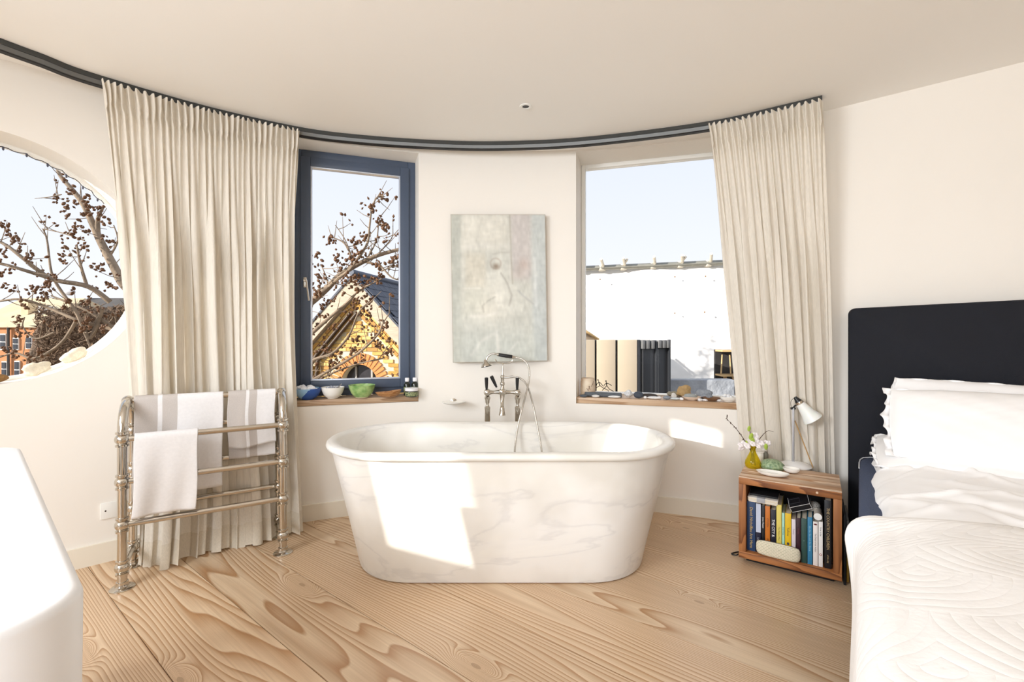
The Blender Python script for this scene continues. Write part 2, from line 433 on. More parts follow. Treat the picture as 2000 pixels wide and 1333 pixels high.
# ---- window 1: round pane in the deep round reveal
w1 = thing('window_1', None, None, F1 @ Vector((0, 0.21, W1Z-W1R)), radians(W1T-90)); structure(w1)
Lw = Matrix.Translation((0, 0, W1R))
mb = MB(); k = 64
mb.tube([Lw @ Vector((0.600*cos(2*pi*i/k), 0, 0.600*sin(2*pi*i/k))) for i in range(k)], 0.016, 8, closed=True)
mb.build('window_frame', M_WHITEP, w1, local=True)
mb = MB()
mb.add([Lw @ Vector((0.59*cos(2*pi*i/k), y, 0.59*sin(2*pi*i/k))) for y in (-0.004, 0.004) for i in range(k)],
       [tuple(range(k)), tuple(range(2*k-1, k-1, -1))]+[(i, k+i, k+(i+1) % k, (i+1) % k) for i in range(k)])
mb.build('pane', M_GLASS, w1, local=True, smooth=0)

# ---- window 2: blue-grey tilt-and-turn window
w2 = thing('window_2', None, None, F2 @ Vector((0, 0.155, 0.785)), radians(W2T-90)); structure(w2)
H2 = W2Z1-0.785; hw = W2H-0.001
def rect_frame(hw, z0, z1, t, y0, y1, bot=None, bv=0.004):
    mb = MB(); bot = bot or t; yc = (y0+y1)/2; d = y1-y0
    mb.bbox((-hw+t/2, yc, (z0+z1)/2), (t, d, z1-z0), bv); mb.bbox((hw-t/2, yc, (z0+z1)/2), (t, d, z1-z0), bv)
    mb.bbox((0, yc, z1-t/2), (2*hw-2*t, d, t), bv); mb.bbox((0, yc, z0+bot/2), (2*hw-2*t, d, bot), bv)
    return mb
rect_frame(hw, 0, H2, 0.052, 0.012, 0.09).build('window_frame', M_FRAME, w2, local=True)
sash = rect_frame(hw-0.046, 0.046, H2-0.050, 0.062, -0.004, 0.075).build('sash', M_FRAME, w2, local=True)
rect_frame(hw-0.106, 0.106, H2-0.110, 0.010, 0.002, 0.05, bv=0.002).build('glazing_bead', M_SPACER, sash, local=True)
MB().box((0, 0.03, (0.11+H2-0.114)/2), (2*(hw-0.115), 0.008, H2-0.224-0.006)).build('pane', M_GLASS, sash, local=True, smooth=0)
mb = MB(); hx = -hw+0.075; hz = 0.78
mb.bbox((hx, -0.010, hz), (0.022, 0.014, 0.07), 0.004)
mb.tube([(hx, -0.012, hz+0.01), (hx, -0.045, hz+0.012)], 0.008, 10)
mb.tube(smooth_path([(hx-0.004, -0.045, hz+0.018), (hx+0.010, -0.048, hz+0.012), (hx+0.015, -0.048, hz-0.03), (hx+0.026, -0.046, hz-0.125)], 6), 0.0065, 8)
mb.build('handle', M_CHROME, sash, local=True)
mb = MB(); mb.bbox((0, -0.0775+0.0, -0.021), (2*W2H-0.002, 0.185, 0.038), 0.003)
mb.build('window_sill', M_SILL, w2, local=True)

# ---- window 3: frameless-looking white window, mostly open to the sky
w3 = thing('window_3', None, None, F3 @ Vector((0, 0.235, 0.765)), radians(W3T-90)); structure(w3)
H3 = W3Z1-0.765; hw3 = W3H+0.036; ox3 = 0.037
rect_frame(hw3, 0, H3, 0.030, 0.0, 0.06, bot=0.012).xform(Matrix.Translation((ox3, 0, 0))).build('window_frame', M_WHITEP, w3, local=True)
MB().box((ox3, 0.03, H3/2-0.009), (2*(hw3-0.031), 0.008, H3-0.044)).build('pane', M_GLASS, w3, local=True, smooth=0)
MB().bbox((0, -0.1185, -0.022), (2*W3H-0.002, 0.265, 0.040), 0.003).build('window_sill', M_SILL, w3, local=True)

# ---- window 4: slot pane beyond the basin
P4 = mid4 + sh*(-0.14)
w4o = MB().box((0, 0, 0), (0.008, w4-0.004, 0.94)).xform(Matrix.Translation((P4.x, P4.y, 1.641)) @ Matrix.Rotation(atan2(sh.y, sh.x), 4, 'Z')).build('window_4', M_GLASS, smooth=0)
structure(w4o)
# ------------------------------------------------------------------ curtain track, downlight, socket
M_LINEN = cloth_mat('natural_linen', C(238, 232, 221), trans=0.18, var=0.09)
RAIL = [(-2.62, 1.10), (-2.52, 1.45), (-2.40, 1.78), (-2.264, 2.013), (-2.19, 2.13), (-2.104, 2.275), (-1.76, 2.60), (-1.352, 2.862), (-1.005, 2.978), (-0.55, 3.056), (-0.139, 3.08), (0.342, 3.04), (0.817, 2.925), (1.248, 2.774), (1.52, 2.61), (1.80, 2.42)]
rail_path = smooth_path([(x, y, 0) for x, y in RAIL], 10)
def rail_len():
    L = [0.0]
    for i in range(1, len(rail_path)): L.append(L[-1] + (rail_path[i]-rail_path[i-1]).length)
    return L
RL = rail_len()
def rail_at(s):
    s = max(0.0, min(RL[-1]-1e-6, s))
    for i in range(1, len(RL)):
        if RL[i] >= s:
            t = (s-RL[i-1])/(RL[i]-RL[i-1]); p = rail_path[i-1].lerp(rail_path[i], t)
            d = (rail_path[i]-rail_path[i-1]).normalized(); return p, d
def rail_s(x):                         # arc length where the track passes the given bearing
    r = (x-CX)/F
    for i in range(1, len(rail_path)):
        a = rail_path[i-1].x/rail_path[i-1].y; b = rail_path[i].x/rail_path[i].y
        if a <= r <= b: return RL[i-1] + (RL[i]-RL[i-1])*(r-a)/(b-a)
    return 0 if r < 0 else RL[-1]
def track_profile(name, parent, prof, mat, s0=0.0, s1=None):
    mb = MB(); vs = []; k = len(prof); n = 0; s1 = s1 or RL[-1]
    ss = [s0+(s1-s0)*i/150 for i in range(151)]
    for s in ss:
        p, d = rail_at(s); nrm = Vector((-d.y, d.x, 0))     # towards the wall
        for (o, z) in prof: vs.append(p + nrm*o + Vector((0, 0, z)))
    fs = [tuple(range(k)), tuple(len(vs)-1-i for i in range(k))]
    for i in range(len(ss)-1):
        for j in range(k): fs.append((i*k+j, i*k+(j+1) % k, (i+1)*k+(j+1) % k, (i+1)*k+j))
    return mb.add(vs, fs).build(name, mat, parent, smooth=0)
trk = thing('curtain_track', 'dark grey curved curtain track fixed along the ceiling', 'curtain track', (0, 3.08, CEIL-0.056))
S_END = rail_s(1606)
track_profile('upper_channel', trk, [(0, CEIL-0.024), (0.05, CEIL-0.024), (0.05, CEIL-0.0005), (0, CEIL-0.0005)], pm('dark_track', C(70, 71, 70), 0.45, 0.4, var=(14, 0.05)), s1=S_END)
track_profile('lower_channel', trk, [(0.010, CEIL-0.044), (0.05, CEIL-0.044), (0.05, CEIL-0.0245), (0.004, CEIL-0.0245)], M_TRACK, s1=S_END)
track_profile('cord_slot', trk, [(0.018, CEIL-0.048), (0.046, CEIL-0.048), (0.046, CEIL-0.0445), (0.014, CEIL-0.0445)], pm('track_slot', C(32, 32, 33), 0.6, var=(14, 0.05)), s1=S_END)

dl = thing('downlight', 'small round recessed ceiling spotlight with a dark centre', 'spotlight', (0.079, 2.613, CEIL-0.004))
mb = MB().lathe([(0.019, 0.0035), (0.021, 0.0), (0.034, 0.0), (0.036, 0.0035), (0.019, 0.0036)], seg=32); mb.build('bezel', M_WHITEP, dl, local=True)
MB().lathe([(0.0188, 0.0030), (0.0188, 0.0036), (0.001, 0.0036)], seg=24).build('lens', pm('dark_lens', C(10, 10, 12), 0.3, var=(40, 0.1)), dl, local=True)

p, th = bay_hit(217, 996)
so = thing('wall_socket', 'square white flex outlet plate low on the left wall', 'socket', bay(th, RW-0.0005, p.z-0.043), radians(th-90))
MB().bbox((0, -0.004, 0.043), (0.086, 0.009, 0.086), 0.003).build('plate', M_WHITEP, so, local=True)
MB().tube([(-0.022, -0.0092, 0.043), (-0.022, -0.0075, 0.043)], 0.004, 10).build('flex_hole', M_SUB, so, local=True)

# ------------------------------------------------------------------ curtains
def hnoise(x, seed=0.0):
    return 0.5*sin(x*1.0+seed)+0.3*sin(x*2.3+1.7*seed+1.1)+0.2*sin(x*4.1+2.9*seed+0.4)
def make_curtain(label, top_pts, bot_pts, npleat, nfold, seed, z_bot, nu=520, nv=110, belly=None, deep=1.0):
    tp = smooth_path(top_pts, 24); bp = smooth_path(bot_pts, 24)
    def along(P, t):
        i = min(int(t*(len(P)-1)), len(P)-2); f = t*(len(P)-1)-i; return P[i].lerp(P[i+1], f)
    ztop = CEIL-0.030
    rng = random.Random(seed)
    jit = [rng.uniform(-0.30, 0.30) for _ in range(npleat+2)]
    folds = []                         # centre, width, depth, sideways drift, height at which the fold opens
    for i in range(int(nfold*1.7)):
        c_ = (i+0.5+rng.uniform(-0.42, 0.42))/(nfold*1.7)
        folds.append((c_, rng.uniform(0.22, 0.62)/(nfold*1.7), rng.uniform(0.5, 1.25), rng.uniform(-0.025, 0.025), rng.uniform(0.03, 0.30)))
    def fn(u, v):                      # v 0 top .. 1 hem
        base = along(tp, u).lerp(along(bp, u), min(1, v**0.85))
        if belly: base = base + belly(u, v)
        tdir = (along(tp, min(1, u+0.01))-along(tp, max(0, u-0.01))).lerp(along(bp, min(1, u+0.01))-along(bp, max(0, u-0.01)), v).normalized()
        inn = Vector((tdir.y, -tdir.x, 0))               # into the room
        k = u*npleat; ki = int(k); kf = k-ki
        pl = sin(2*pi*(k+0.12*jit[ki]*sin(pi*kf)))
        pl = math.copysign(abs(pl)**0.7, pl)
        # long folds, wandering a little as they fall and merging downwards
        w = u + 0.012*hnoise(v*3.0+u*6, seed)
        fd = 0.0
        for (fc, fs_, fa, fdr, fz) in folds:
            d_ = (w-fc-fdr*v)/(fs_*(0.55+0.75*v))
            if abs(d_) < 2.6: fd += fa*math.exp(-d_*d_)*min(1.0, max(0.0, (v-fz)/0.22))
        f2 = sin(2*pi*nfold*1.9*w + 2.2*hnoise(u*7+v*0.8, seed+5))
        f3 = sin(2*pi*nfold*0.40*w + seed)
        hd = max(0.0, 1.0-max(0, v-0.045)/0.05) if v > 0.045 else 1.0
        fall = min(1.0, max(0.0, (v-0.04)/0.30))
        disp = pl*(0.016*hd + 0.010*(1-hd)*max(0, 1-v*1.35))
        disp += fall*deep*(0.062*(fd-0.55) + 0.008*f2*(1-0.4*v) + 0.012*f3*v)
        disp -= 0.012*hd*(1 if 0.040 < v < 0.06 else 0)
        side = 0.006*pl*sin(v*40+ki) if v < 0.05 else 0
        z = ztop + (z_bot(u)-ztop)*v
        pnt = base + inn*(0.030+disp) + tdir*(side + 0.012*fall*f2)
        pnt.z = z - 0.004*(1-pl)*hd*(v < 0.01)
        return pnt
    mid = fn(0.5, 1.0)
    root = thing('curtain', label, 'curtain', (mid.x, mid.y, 0.0), 0.0, 'floor-length linen curtains')
    v1, v2 = 0.048, 0.955
    def part(name, a, b, rows):
        mb = MB(); mb.grid(nu, rows, lambda u, v: fn(u, a+(b-a)*v)); o = mb.build(name, M_LINEN, root, smooth=180)
        return o
    part('pleated_heading', 0.0, v1, 8); part('panel', v1, v2, nv)
    h = MB(); h.grid(nu, 6, lambda u, v: fn(u, v2+(1-v2)*v)); 
    h.build('hem', cloth_mat('linen_hem', C(228, 220, 205), trans=0.10, var=0.10), root, smooth=180)
    return root
sl, sr = rail_s(197), rail_s(584)
top = [rail_at(sl+(sr-sl)*i/4)[0] + Vector((0.0, 0.0, 0)) for i in range(5)]
bot = [Vector((-1.985, 2.455, 0)), Vector((-1.86, 2.53, 0)), Vector((-1.68, 2.64, 0)), Vector((-1.49, 2.765, 0)), Vector((-1.325, 2.880, 0))]
def belly(u, v):
    # the right edge hangs in a slow S, the left edge is drawn towards the middle
    k = max(0.0, (v-0.90)/0.10)**1.5      # the hem kicks out over the floor
    return Vector((-0.045*sin(pi*v)*u*u + 0.035*k, -0.075*k, 0))
make_curtain('wide pleated linen curtain hanging behind the towel radiator', top, bot, 33, 12, 3, lambda u: 0.006+0.006*sin(u*29)+0.004*sin(u*51), belly=belly)
sl, sr = rail_s(1384), rail_s(1607)
top = [rail_at(sl+(sr-sl)*i/4)[0] for i in range(5)]
bot = [Vector((1.505, 2.885, 0)), Vector((1.605, 2.81, 0)), Vector((1.70, 2.738, 0)), Vector((1.785, 2.672, 0)), Vector((1.855, 2.620, 0))]
make_curtain('narrow pleated linen curtain hanging behind the bedside lamp', top, bot, 19, 7, 11, lambda u: 0.008+0.004*sin(u*29), nu=360, deep=0.72)

# ------------------------------------------------------------------ the bath
def marble():
    m, n, l = nmat('white_marble')
    out = n.new('ShaderNodeOutputMaterial'); p = n.new('ShaderNodeBsdfPrincipled'); l.new(p.outputs[0], out.inputs[0])
    t = n.new('ShaderNodeTexCoord'); mp = n.new('ShaderNodeMapping'); mp.inputs['Rotation'].default_value = (0.15, 0.25, 0.2); mp.inputs['Scale'].default_value = (0.55, 1.3, 2.0)
    l.new(t.outputs['Object'], mp.inputs[0])
    no = n.new('ShaderNodeTexNoise'); no.inputs['Scale'].default_value = 1.5; no.inputs['Detail'].default_value = 7; no.inputs['Distortion'].default_value = 0.7
    l.new(mp.outputs[0], no.inputs['Vector'])
    rp = n.new('ShaderNodeValToRGB'); e = rp.color_ramp.elements
    e[0].position = 0.0; e[0].color = C(243, 242, 238); e[1].position = 1.0; e[1].color = C(243, 242, 238)
    for pos, c in ((0.44, C(243, 242, 238)), (0.495, C(240, 239, 236)), (0.51, C(229, 228, 226)), (0.525, C(240, 239, 236)), (0.60, C(240, 238, 234))):
        q = e.new(pos); q.color = c
    l.new(no.outputs['Fac'], rp.inputs[0])
    n2 = n.new('ShaderNodeTexNoise'); n2.inputs['Scale'].default_value = 2.2; n2.inputs['Detail'].default_value = 3; l.new(t.outputs['Object'], n2.inputs['Vector'])
    r2 = n.new('ShaderNodeValToRGB'); r2.color_ramp.elements[0].position = 0.4; r2.color_ramp.elements[0].color = C(238, 236, 232); r2.color_ramp.elements[1].position = 0.6; r2.color_ramp.elements[1].color = (1, 1, 1, 1)
    l.new(n2.outputs['Fac'], r2.inputs[0])
    mx = n.new('ShaderNodeMix'); mx.data_type = 'RGBA'; mx.blend_type = 'MULTIPLY'; mx.inputs[0].default_value = 1.0
    l.new(rp.outputs[0], mx.inputs[6]); l.new(r2.outputs[0], mx.inputs[7]); l.new(mx.outputs[2], p.inputs['Base Color'])
    p.inputs['Roughness'].default_value = 0.28; p.inputs['Specular IOR Level'].default_value = 0.45
    return m
M_MARBLE = marble()
TX, TY = -0.060, 2.53
tub = thing('bathtub', 'freestanding white marble bathtub with tapering sides', 'bathtub', (TX, TY, 0.0))
def ringpts(hl, r, N=160):
    # even sampling round a stadium
    per = 4*hl+2*pi*r; out = []
    for k in range(N):
        s = per*k/N
        if s < hl: out.append((s, r)) ; continue
        s -= hl
        if s < pi*r: a = pi/2 - s/r; out.append((hl+r*cos(a), r*sin(a))); continue
        s -= pi*r
        if s < 2*hl: out.append((hl-s, -r)); continue
        s -= 2*hl
        if s < pi*r: a = -pi/2 - s/r; out.append((-hl+r*cos(a), r*sin(a))); continue
        s -= pi*r; out.append((-hl+s, r))
    return out
def loft(sections, name, mat, parent, cap0=True, cap1=True, N=160):
    mb = MB(); vs = []; fs = []
    for (hl, r, z, dx) in sections:
        vs += [(x+dx, y, z) for x, y in ringpts(hl, r, N)]
    for i in range(len(sections)-1):
        for k in range(N): fs.append((i*N+(k+1) % N, i*N+k, (i+1)*N+k, (i+1)*N+(k+1) % N))
    if cap0: fs.append(tuple(range(N)))
    if cap1: fs.append(tuple(range(len(vs)-1, len(vs)-N-1, -1)))
    return mb.add(vs, fs).build(name, mat, parent, local=True, smooth=50)
HB, RB, HR, RR = 0.442, 0.330, 0.522, 0.395
body = [(HB-0.012, RB-0.016, 0.0, 0), (HB, RB-0.003, 0.006, 0), (HB, RB, 0.018, 0)]
for i in range(1, 9):
    t = i/8; body.append((HB+(HR-HB)*t, RB+(RR-RB)*t**1.08, 0.018+(0.617-0.018)*t, 0))
lip = [(HR, RR-0.03, 0.612, 0), (HR, RR+0.010, 0.613, 0), (HR, RR+0.021, 0.619, 0), (HR, RR+0.025, 0.630, 0), (HR, RR+0.022, 0.642, 0), (HR, RR+0.013, 0.649, 0), (HR, RR, 0.651, 0),
       (HR, RR-0.022, 0.650, 0), (HR, RR-0.036, 0.644, 0), (HR, RR-0.044, 0.632, 0), (HR, RR-0.050, 0.610, 0)]
for i in range(1, 8):
    t = i/7; lip.append((HR-0.10*t, RR-0.050-0.075*t, 0.610-0.40*t, 0))
lip += [(HR-0.13, RR-0.16, 0.175, 0), (HR-0.18, RR-0.22, 0.160, 0)]
# the basin opens upwards: the rim and the hollow are one surface laid over the shell
o = loft(lip, 'rim_and_basin', M_MARBLE, tub, False, False)
MB().lathe([(0.001, 0.162), (0.030, 0.162), (0.034, 0.160)], (0.0, 0.06, 0), 24).build('plug_hole', M_CHROME, tub, local=True)
body += [(HR, RR-0.001, 0.618, 0)]
loft(body, 'outer_shell', M_MARBLE, tub, True, False)
# close the hollow's floor
mbf = MB(); pts = ringpts(HR-0.18, RR-0.22); mbf.add([(x, y, 0.160) for x, y in pts], [tuple(range(len(pts)-1, -1, -1))])
mbf.build('basin_floor', M_MARBLE, tub, local=True, smooth=0)

# ------------------------------------------------------------------ heated towel radiator
RX, RY = Vector((0.586, 0.354, 0)), Vector((-0.118, 0.224, 0))
rad = thing('towel_radiator', 'polished nickel freestanding towel radiator with ball joints', 'radiator', (-1.853, 2.164, 0.0), atan2(0.354, 0.586))
LR, DR = RX.length, RY.length
ZR = [0.303, 0.507, 0.710]; ZA = 0.878
def ball_joint(mb, c, axis='x'):
    mb.ball(c, 0.0305, 18, (1, 1, 0.92))
    for dz in (-0.030, 0.030): mb.lathe([(0.0215, -0.006), (0.0265, -0.004), (0.0265, 0.004), (0.0215, 0.006)], (c[0], c[1], c[2]+dz), 18)
for ex in (0.0, LR):
    mb = MB()
    arch = [(ex, 0, 0.012), (ex, 0, 0.40), (ex, 0, 0.74)]
    for i in range(1, 12):
        a = pi*i/12; arch.append((ex, DR/2-DR/2*cos(a), 0.742+0.135*sin(a)))
    arch += [(ex, DR, 0.74), (ex, DR, 0.40), (ex, DR, 0.012)]
    mb.tube(arch, 0.0195, 16); mb.build('end_hoop', M_CHROME, rad, local=True)
    for y in (0, DR):
        for z in ZR + [0.100]:
            mb = MB(); ball_joint(mb, (ex, y, z)); mb.build('ball_joint', M_CHROME, rad, local=True)
        mb = MB().lathe([(0.050, 0.0), (0.050, 0.004), (0.044, 0.009), (0.028, 0.013), (0.024, 0.022), (0.0245, 0.034), (0.020, 0.036)], (ex, y, 0), 28)
        mb.build('foot_flange', M_CHROME, rad, local=True)
    MB().ball((ex, DR/2, ZA), 0.0255, 18).build('ball_joint', M_CHROME, rad, local=True)
    MB().tube([(ex, 0, 0.100), (ex, DR, 0.100)], 0.0165, 14).build('cross_brace', M_CHROME, rad, local=True)
for y in (0, DR):
    for z in ZR: MB().tube([(0, y, z), (LR, y, z)], 0.0150, 14).build('rail', M_CHROME, rad, local=True)
MB().tube([(0, DR/2, ZA), (LR, DR/2, ZA)], 0.0150, 14).build('rail', M_CHROME, rad, local=True)

M_TOWEL = cloth_mat('white_cotton', C(240, 239, 240), trans=0.08, weave=900, bump=0.35, var=0.04, slub=(90, 90, 90))
M_STRIPE = cloth_mat('greige_stripe', C(206, 199, 194), trans=0.08, weave=900, bump=0.35, var=0.08, slub=(300, 300, 300))
RM = wmat(rad)
def towel(name, label, t0, t1, y, z, rr, front, back, stripes, seed, tilt=0.0, sway=0.010):
    half = pi*rr
    tot = front(0.5)+back(0.5)+half
    def fn(u, v):
        x = (t0+(t1-t0)*u)*LR
        lf, lb = front(u), back(u); T = lf+half+lb; s = v*T
        if s < lb: yy, zz = y+rr, z-(lb-s); k = (lb-s)/lb
        elif s < lb+half: a = (s-lb)/rr; yy, zz = y+rr*cos(a), z+rr*sin(a); k = 0
        else: yy, zz = y-rr, z-(s-lb-half); k = (s-lb-half)/lf
        wv = sway*k*(sin(u*7+seed)+0.6*sin(u*13+seed*2+k*2))
        yy += wv - (0.008*k if yy < y else -0.006*k)
        x += tilt*k + 0.004*sin(k*5+seed)
        return RM @ Vector((x, yy, zz))
    mb = MB().grid(60, 60, fn, mfn=lambda u, v: 1 if any(a <= u <= b for a, b in stripes) else 0)
    o = mb.build(name, [M_TOWEL, M_STRIPE], smooth=180)
    sd_ = o.modifiers.new('thickness', 'SOLIDIFY'); sd_.thickness = 0.0045; sd_.offset = 0
    tag(o, label, 'towel', 'towels on the radiator'); return o
towel('towel', 'wide white towel with broad greige stripes, draped over the top rail at left', 0.035, 0.585, DR/2, ZA, 0.0205, lambda u: 0.50-0.02*u+0.006*sin(u*9), lambda u: 0.44, [(0.0, 0.25), (0.30, 0.46)], 1.0)
towel('towel', 'short narrow towel with greige stripes at the right end of the top rail', 0.620, 0.955, DR/2, ZA, 0.0205, lambda u: 0.285+0.01*sin(u*5), lambda u: 0.36, [(0.0, 0.36), (0.43, 0.60)], 2.6, sway=0.006)
towel('towel', 'plain white towel folded over the front rail of the radiator', 0.075, 0.440, 0.0, ZR[2], 0.0205, lambda u: 0.375, lambda u: 0.30, [], 4.2, tilt=-0.012)
# ------------------------------------------------------------------ the bed
ANG_B = ANG_W
BO = NW*3.09 + U2*(-0.03)
M_NAVY = pm('navy_upholstery', C(22, 25, 34), 0.85, var=(5, 0.12), bump=(420, 0.25, 0.002))
M_BLUE = pm('blue_wool', C(72, 84, 112), 0.9, var=(300, 0.35, 2), bump=(600, 0.3, 0.002))
M_SHEET = pm('white_bed_linen', C(246, 246, 247), 0.85, sheen=0.2, bump=(9, 0.12, 0.02))
M_TICK = pm('white_piping', C(216, 218, 224), 0.7, var=(60, 0.05))
bed = thing('bed', 'double bed with tall navy upholstered headboard and blue side', 'bed', (BO.x, BO.y, 0), ANG_B)
BWD = 1.62; BL = 2.35
# headboard: rounded top corners, soft front
mb = MB(); x0, x1, zt = -0.022, BWD+0.10, 1.352
def hb(u, v):
    return None
prof = []
R_ = 0.035
poly = [(x0, 0.02), (x1, 0.02), (x1, zt+0.045)] + [(x0+R_-R_*sin(a), zt-R_+R_*cos(a)) for a in [pi/2*i/6 for i in range(7)]]
n = len(poly)
lay = [(-0.000, 0.94), (0.0, 1.0)]
ins = 0.012
cxm, czm = (x0+x1)/2, 0.7
def inset(p, d): return (p[0]+(d if p[0] < cxm else -d), p[1]+(d if p[1] < czm else -d))
levels = [(0.0, ins), (0.004, ins*0.45), (0.014, 0.0), (0.100, 0.0)]
vs = []
for (y, d) in levels: vs += [(inset(p, d)[0], y, inset(p, d)[1]) for p in poly]
fs = [tuple(range(n)), tuple(range(4*n-1, 3*n-1, -1))]
for i in range(3):
    for k in range(n): fs.append((i*n+(k+1) % n, i*n+k, (i+1)*n+k, (i+1)*n+(k+1) % n))
mb.add(vs, fs).build('headboard', M_NAVY, bed, local=True, smooth=60)
# upholstered base and mattress
def rbox(name, x0, x1, y0, y1, z0, z1, r, mat, parent, N=10):
    """box with rounded plan corners and soft top edge"""
    mb = MB(); vs = []; fs = []
    def ring(off, z):
        out = []
        for (cx_, cy_, a0) in ((x1-r, y1-r, 0), (x0+r, y1-r, pi/2), (x0+r, y0+r, pi), (x1-r, y0+r, 1.5*pi)):
            for i in range(N+1):
                a = a0+pi/2*i/N; out.append((cx_+(r-off)*cos(a), cy_+(r-off)*sin(a), z))
        return out
    e = min(0.04, (z1-z0)*0.4, r*0.8)
    lv = [(e*0.5, z0), (0, z0+e*0.5), (0, z1-e)] + [(e*(1-cos(pi/2*i/5)), z1-e+e*sin(pi/2*i/5)) for i in range(1, 6)]
    for off, z in lv: vs += ring(off, z)
    n = 4*(N+1)
    fs.append(tuple(range(n-1, -1, -1))); fs.append(tuple(len(vs)-n+i for i in range(n)))
    for i in range(len(lv)-1):
        for k in range(n): fs.append((i*n+k, i*n+(k+1) % n, (i+1)*n+(k+1) % n, (i+1)*n+k))
    return mb.add(vs, fs).build(name, mat, parent, local=True, smooth=60)
rbox('base', 0.050, BWD, -BL, -0.003, 0.035, 0.335, 0.05, M_NAVY, bed)
mt = rbox('mattress', 0.026, BWD-0.012, -BL+0.02, -0.006, 0.337, 0.560, 0.075, M_BLUE, bed)
mb = MB(); 
mb.tube([(0.12, -0.010, 0.556), (0.075, -0.012, 0.556), (0.044, -0.026, 0.552), (0.031, -0.055, 0.546), (0.027, -0.10, 0.540), (0.0265, -0.22, 0.538)], 0.003, 8)
mb.build('piping', M_TICK, mt, local=True)
mb = MB(); mb.tube(smooth_path([(0.028, -0.13, 0.535), (0.0255, -0.16, 0.49), (0.0255, -0.20, 0.42), (0.0265, -0.23, 0.35)], 6), 0.0018, 6)
mb.build('side_seam', M_NAVY, mt, local=True)
for (x, y) in ((0.08, -0.1), (BWD-0.08, -0.1), (0.08, -BL+0.1), (BWD-0.08, -BL+0.1)):
    MB().lathe([(0.022, 0.0), (0.026, 0.004), (0.030, 0.034)], (x, y, 0.0), 16).build('foot', M_NAVY, bed, local=True)

BM = wmat(bed)
def fbm(x, y, s=0.0):
    return (sin(x*2.1+1.3*y+s)+0.6*sin(3.7*x-2.9*y+1.7*s)+0.4*sin(7.3*x+5.1*y+s*2.3)+0.25*sin(13.1*x-11.7*y+s))/2.25
# white duvet: over the mattress, hanging a little over the left side
def drape(xl, y0, y1, ztop, drop, nu, nv, seed, puff, wrinkle, edge_fn, side_out=0.03, rad_=0.06, w=BWD):
    """cloth over the mattress; u runs from the hanging left hem over the top to the right"""
    def fn(u, v):
        y = y0+(y1-y0)*v
        T = drop(v)+rad_*pi/2+w; s = u*T; d = drop(v)
        if s < d:
            k = 1-s/d; x = xl-rad_-side_out*sin(k*pi*0.5) + side_out*k*(sin(y*17+seed)+0.6*sin(y*31)); z = ztop-rad_-(d-s)
        elif s < d+rad_*pi/2:
            a = (s-d)/rad_; x = xl-rad_*cos(a); z = ztop-rad_+rad_*sin(a)
        else:
            x = xl+(s-d-rad_*pi/2); z = ztop
        x2 = max(0.0, x-xl)
        z += puff*(1-math.exp(-x2*9)) * (1 if s > d else 0)
        z += wrinkle*fbm(x*2.6, y*2.6, seed)*(min(1, x2*6+0.25))
        x, z, y = edge_fn(u, v, x, y, z)
        return BM @ Vector((x, y, z))
    return fn
def e0(u, v, x, y, z):
    k = max(0.0, 1-v/0.10)             # hem by the pillows is rumpled
    # soft diagonal creases running in from the pillows and the left edge
    cr = sum(a_*math.exp(-(((x-cx_)*ca+(y-cy_)*sa)/w_)**2)*math.exp(-((-(x-cx_)*sa+(y-cy_)*ca)/l_)**2) for (cx_, cy_, ca, sa, w_, l_, a_) in CREASE)
    edge = max(0.0, 1-abs(u-0.03)/0.06)
    return x+0.012*sin(y*40)*k - edge*(0.010*sin(y*9+1)+0.004*sin(y*21)), z+0.020*k*sin(x*26)+cr, y
rgc = random.Random(8); CREASE = []
for _ in range(26):
    an = rgc.uniform(0.5, 1.4)*(1 if rgc.random() < 0.7 else -1); CREASE.append((rgc.uniform(0.08, 0.95), rgc.uniform(-1.25, -0.25), cos(an), sin(an), rgc.uniform(0.010, 0.030), rgc.uniform(0.08, 0.22), rgc.uniform(0.006, 0.016)*rgc.choice((1, 1, -0.7))))
fn = drape(0.148, -0.10, -1.62, 0.603, lambda v: 0.015+0.012*sin(v*19)+0.02*min(1, v*2), 90, 70, 2.0, 0.038, 0.014, e0, 0.008, 0.075, BWD-0.16)
dv = MB().grid(200, 170, fn).build('duvet', M_SHEET, smooth=180)
m_ = dv.modifiers.new('thickness', 'SOLIDIFY'); m_.thickness = 0.018; m_.offset = 1
tag(dv, 'smooth white duvet lying between the pillows and the quilt', 'duvet')
